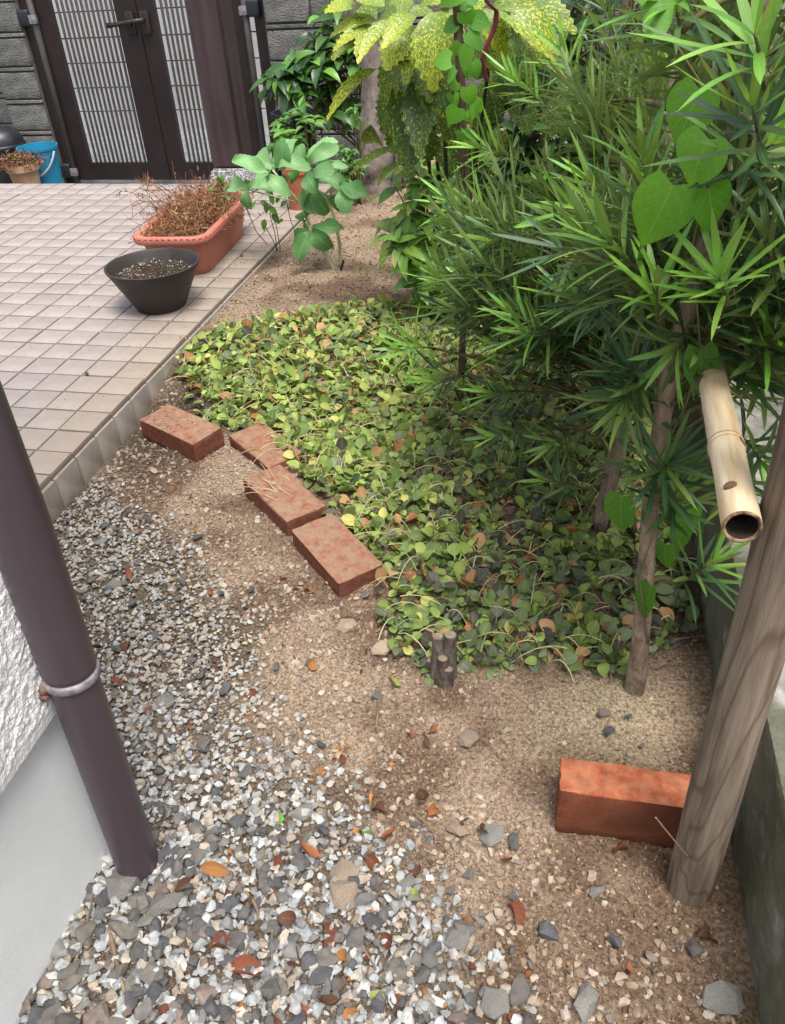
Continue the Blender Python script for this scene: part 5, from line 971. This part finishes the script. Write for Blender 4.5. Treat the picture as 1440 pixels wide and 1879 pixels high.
for (V, F) in hulls(8, 22, .38, 11):
    me = npmesh('stone', V, F, np.ones((len(V), 3)), smooth=False); sm.append(me)
m_sg = mat('grey_stone', (.13, .125, .115), (.22, .21, .19), 30, .85, .4, 160, rnd=.2); m_st = mat('tan_stone', (.30, .23, .155), (.42, .335, .235), 30, .85, .4, 160, rnd=.1)
for (u, v, l, kind_, lab) in ((640, 1155, .038, 1, 'rounded tan stone below the nearest edging brick'), (702, 1202, .040, 1, 'flat yellowish tan stone left of the pruned stump'), (905, 1530, .036, 0, 'dark grey angular stone lying alone on the soil'), (1095, 1635, .022, 0, 'small dark stone left of the wooden post foot'), (635, 1600, .042, 2, 'brown squarish stone below the leaf litter'), (632, 1640, .045, 2, 'pale brown rectangular stone next to the brown stone'), (665, 1650, .036, 0, 'dark upright stone between pale stones'), (840, 1720, .036, 0, 'grey oval stone on soil near the bottom right'), (745, 1620, .034, 0, 'grey flat stone left of the green leaf'), (1075, 1840, .045, 0, 'slate grey flat stone at the bottom right'), (1325, 1835, .045, 0, 'large dark stone at the bottom right corner'), (910, 1835, .036, 0, 'dark wedge stone at the bottom edge'), (300, 1285, .035, 0, 'dark grey stone on gravel level with the pipe clamp'), (185, 985, .035, 0, 'dark slate stone at the foot of the patio'), (210, 1070, .034, 0, 'grey stone on gravel beside the pipe'), (555, 1490, .032, 0, 'grey flat stone on the edge of the white gravel'), (840, 1520, .034, 2, 'light brown flat stone on the soil'), (860, 1360, .036, 2, 'brown stone half buried in soil'), (940, 1105, .036, 1, 'pale tan stone lying on the ground cover'), (283, 865, .022, 1, 'cream pebble in dark soil beside the first brick'), (845, 1235, .022, 1, 'pale stone beside the pruned stump'), (305, 1660, .05, 0, 'large flat dark stone in front of the pipe foot'), (230, 1620, .05, 0, 'broad dark stone leaning on the pipe foot')):
    p_ = atz(u, v, .01); p_[2] = float(ground_z(p_[0], p_[1]))+.009*(l/.04); me = sm[rng.integers(8)].copy(); me.materials.append((m_sg, m_st, mat('brown_stone', (.20, .15, .11), (.30, .235, .175), 30, .85, .4, 160))[kind_])
    o = link('stone', me, None, None, lab, 'stone', 'larger stones on the ground'); o.matrix_world = Matrix.Translation(p_) @ Matrix.Rotation(rng.random()*6.28, 4, 'Z') @ Matrix.Rotation(rng.normal()*.15, 4, 'X') @ Matrix.Scale(l*1.15, 4)

# crumbled leaf litter between the stones
n_ = 520; uu = rng.random(n_); x = -.95+1.2*rng.random(n_); y = .3+1.3*rng.random(n_)**1.3; k = inbed(x, y) & (x < np.interp(y, _by, _bx)+.28); x, y = x[k], y[k]; items = []
for xx, yy in zip(x, y):
    a = rng.random()*6.28; l = .008+.020*rng.random()**2; items.append((LM((xx, yy, float(ground_z(xx, yy))+.007), (math.cos(a), math.sin(a), rng.normal()*.25), (rng.normal()*.5, rng.normal()*.5, 1), l, l*(.25+.5*rng.random())), rng.integers(len(BR))))
merged('leaf_litter', BR, items, m_litter, 'crumbled reddish brown leaf litter between the stones', 'leaf litter')

# soil specks spilled on the patio tiles round the pots
n_ = 900; x = np.r_[-1.25+rng.normal(size=n_)*.06, -1.35+rng.normal(size=350)*.25, -2.2+.9*rng.random(260)]; y = np.r_[2.75+rng.normal(size=n_)*.42, 2.4+rng.normal(size=350)*.3, 1.7+2*rng.random(260)]; k = (x < PX-.004) & (y > .7) & (y < PY1); x, y = x[k], y[k]
s = .0016+.0030*rng.random(len(x))**2; V, Fc, Cc = scatter(H9, np.stack([x, y, np.full(len(x), PZ+.0012)+.25*s], 1), s, .6, pal(len(x), [(.12, .085, .06), (.20, .15, .10), (.06, .045, .035)], [4, 3, 4]))
tag(link('patio_dirt', npmesh('patio_dirt', V, Fc, Cc, smooth=False), m_stone), 'specks of spilled soil on the patio tiles around the pots', 'dirt', kind='stuff')
for (u, v) in ((155, 687), (440, 470)): 
    p_ = atz(u, v, PZ+.004); o = bpy.data.objects.new('fallen_leaf', BR[1][0]); col.objects.link(o); o.matrix_world = Matrix(LM(p_, (.8, .3, .05), (0, 0, 1), .025, .012)); tag(o, 'tiny reddish leaf on the patio tiles in front of the bowl pot' if u < 300 else 'tiny reddish leaf on the patio tiles beside the trough planter', 'leaf')
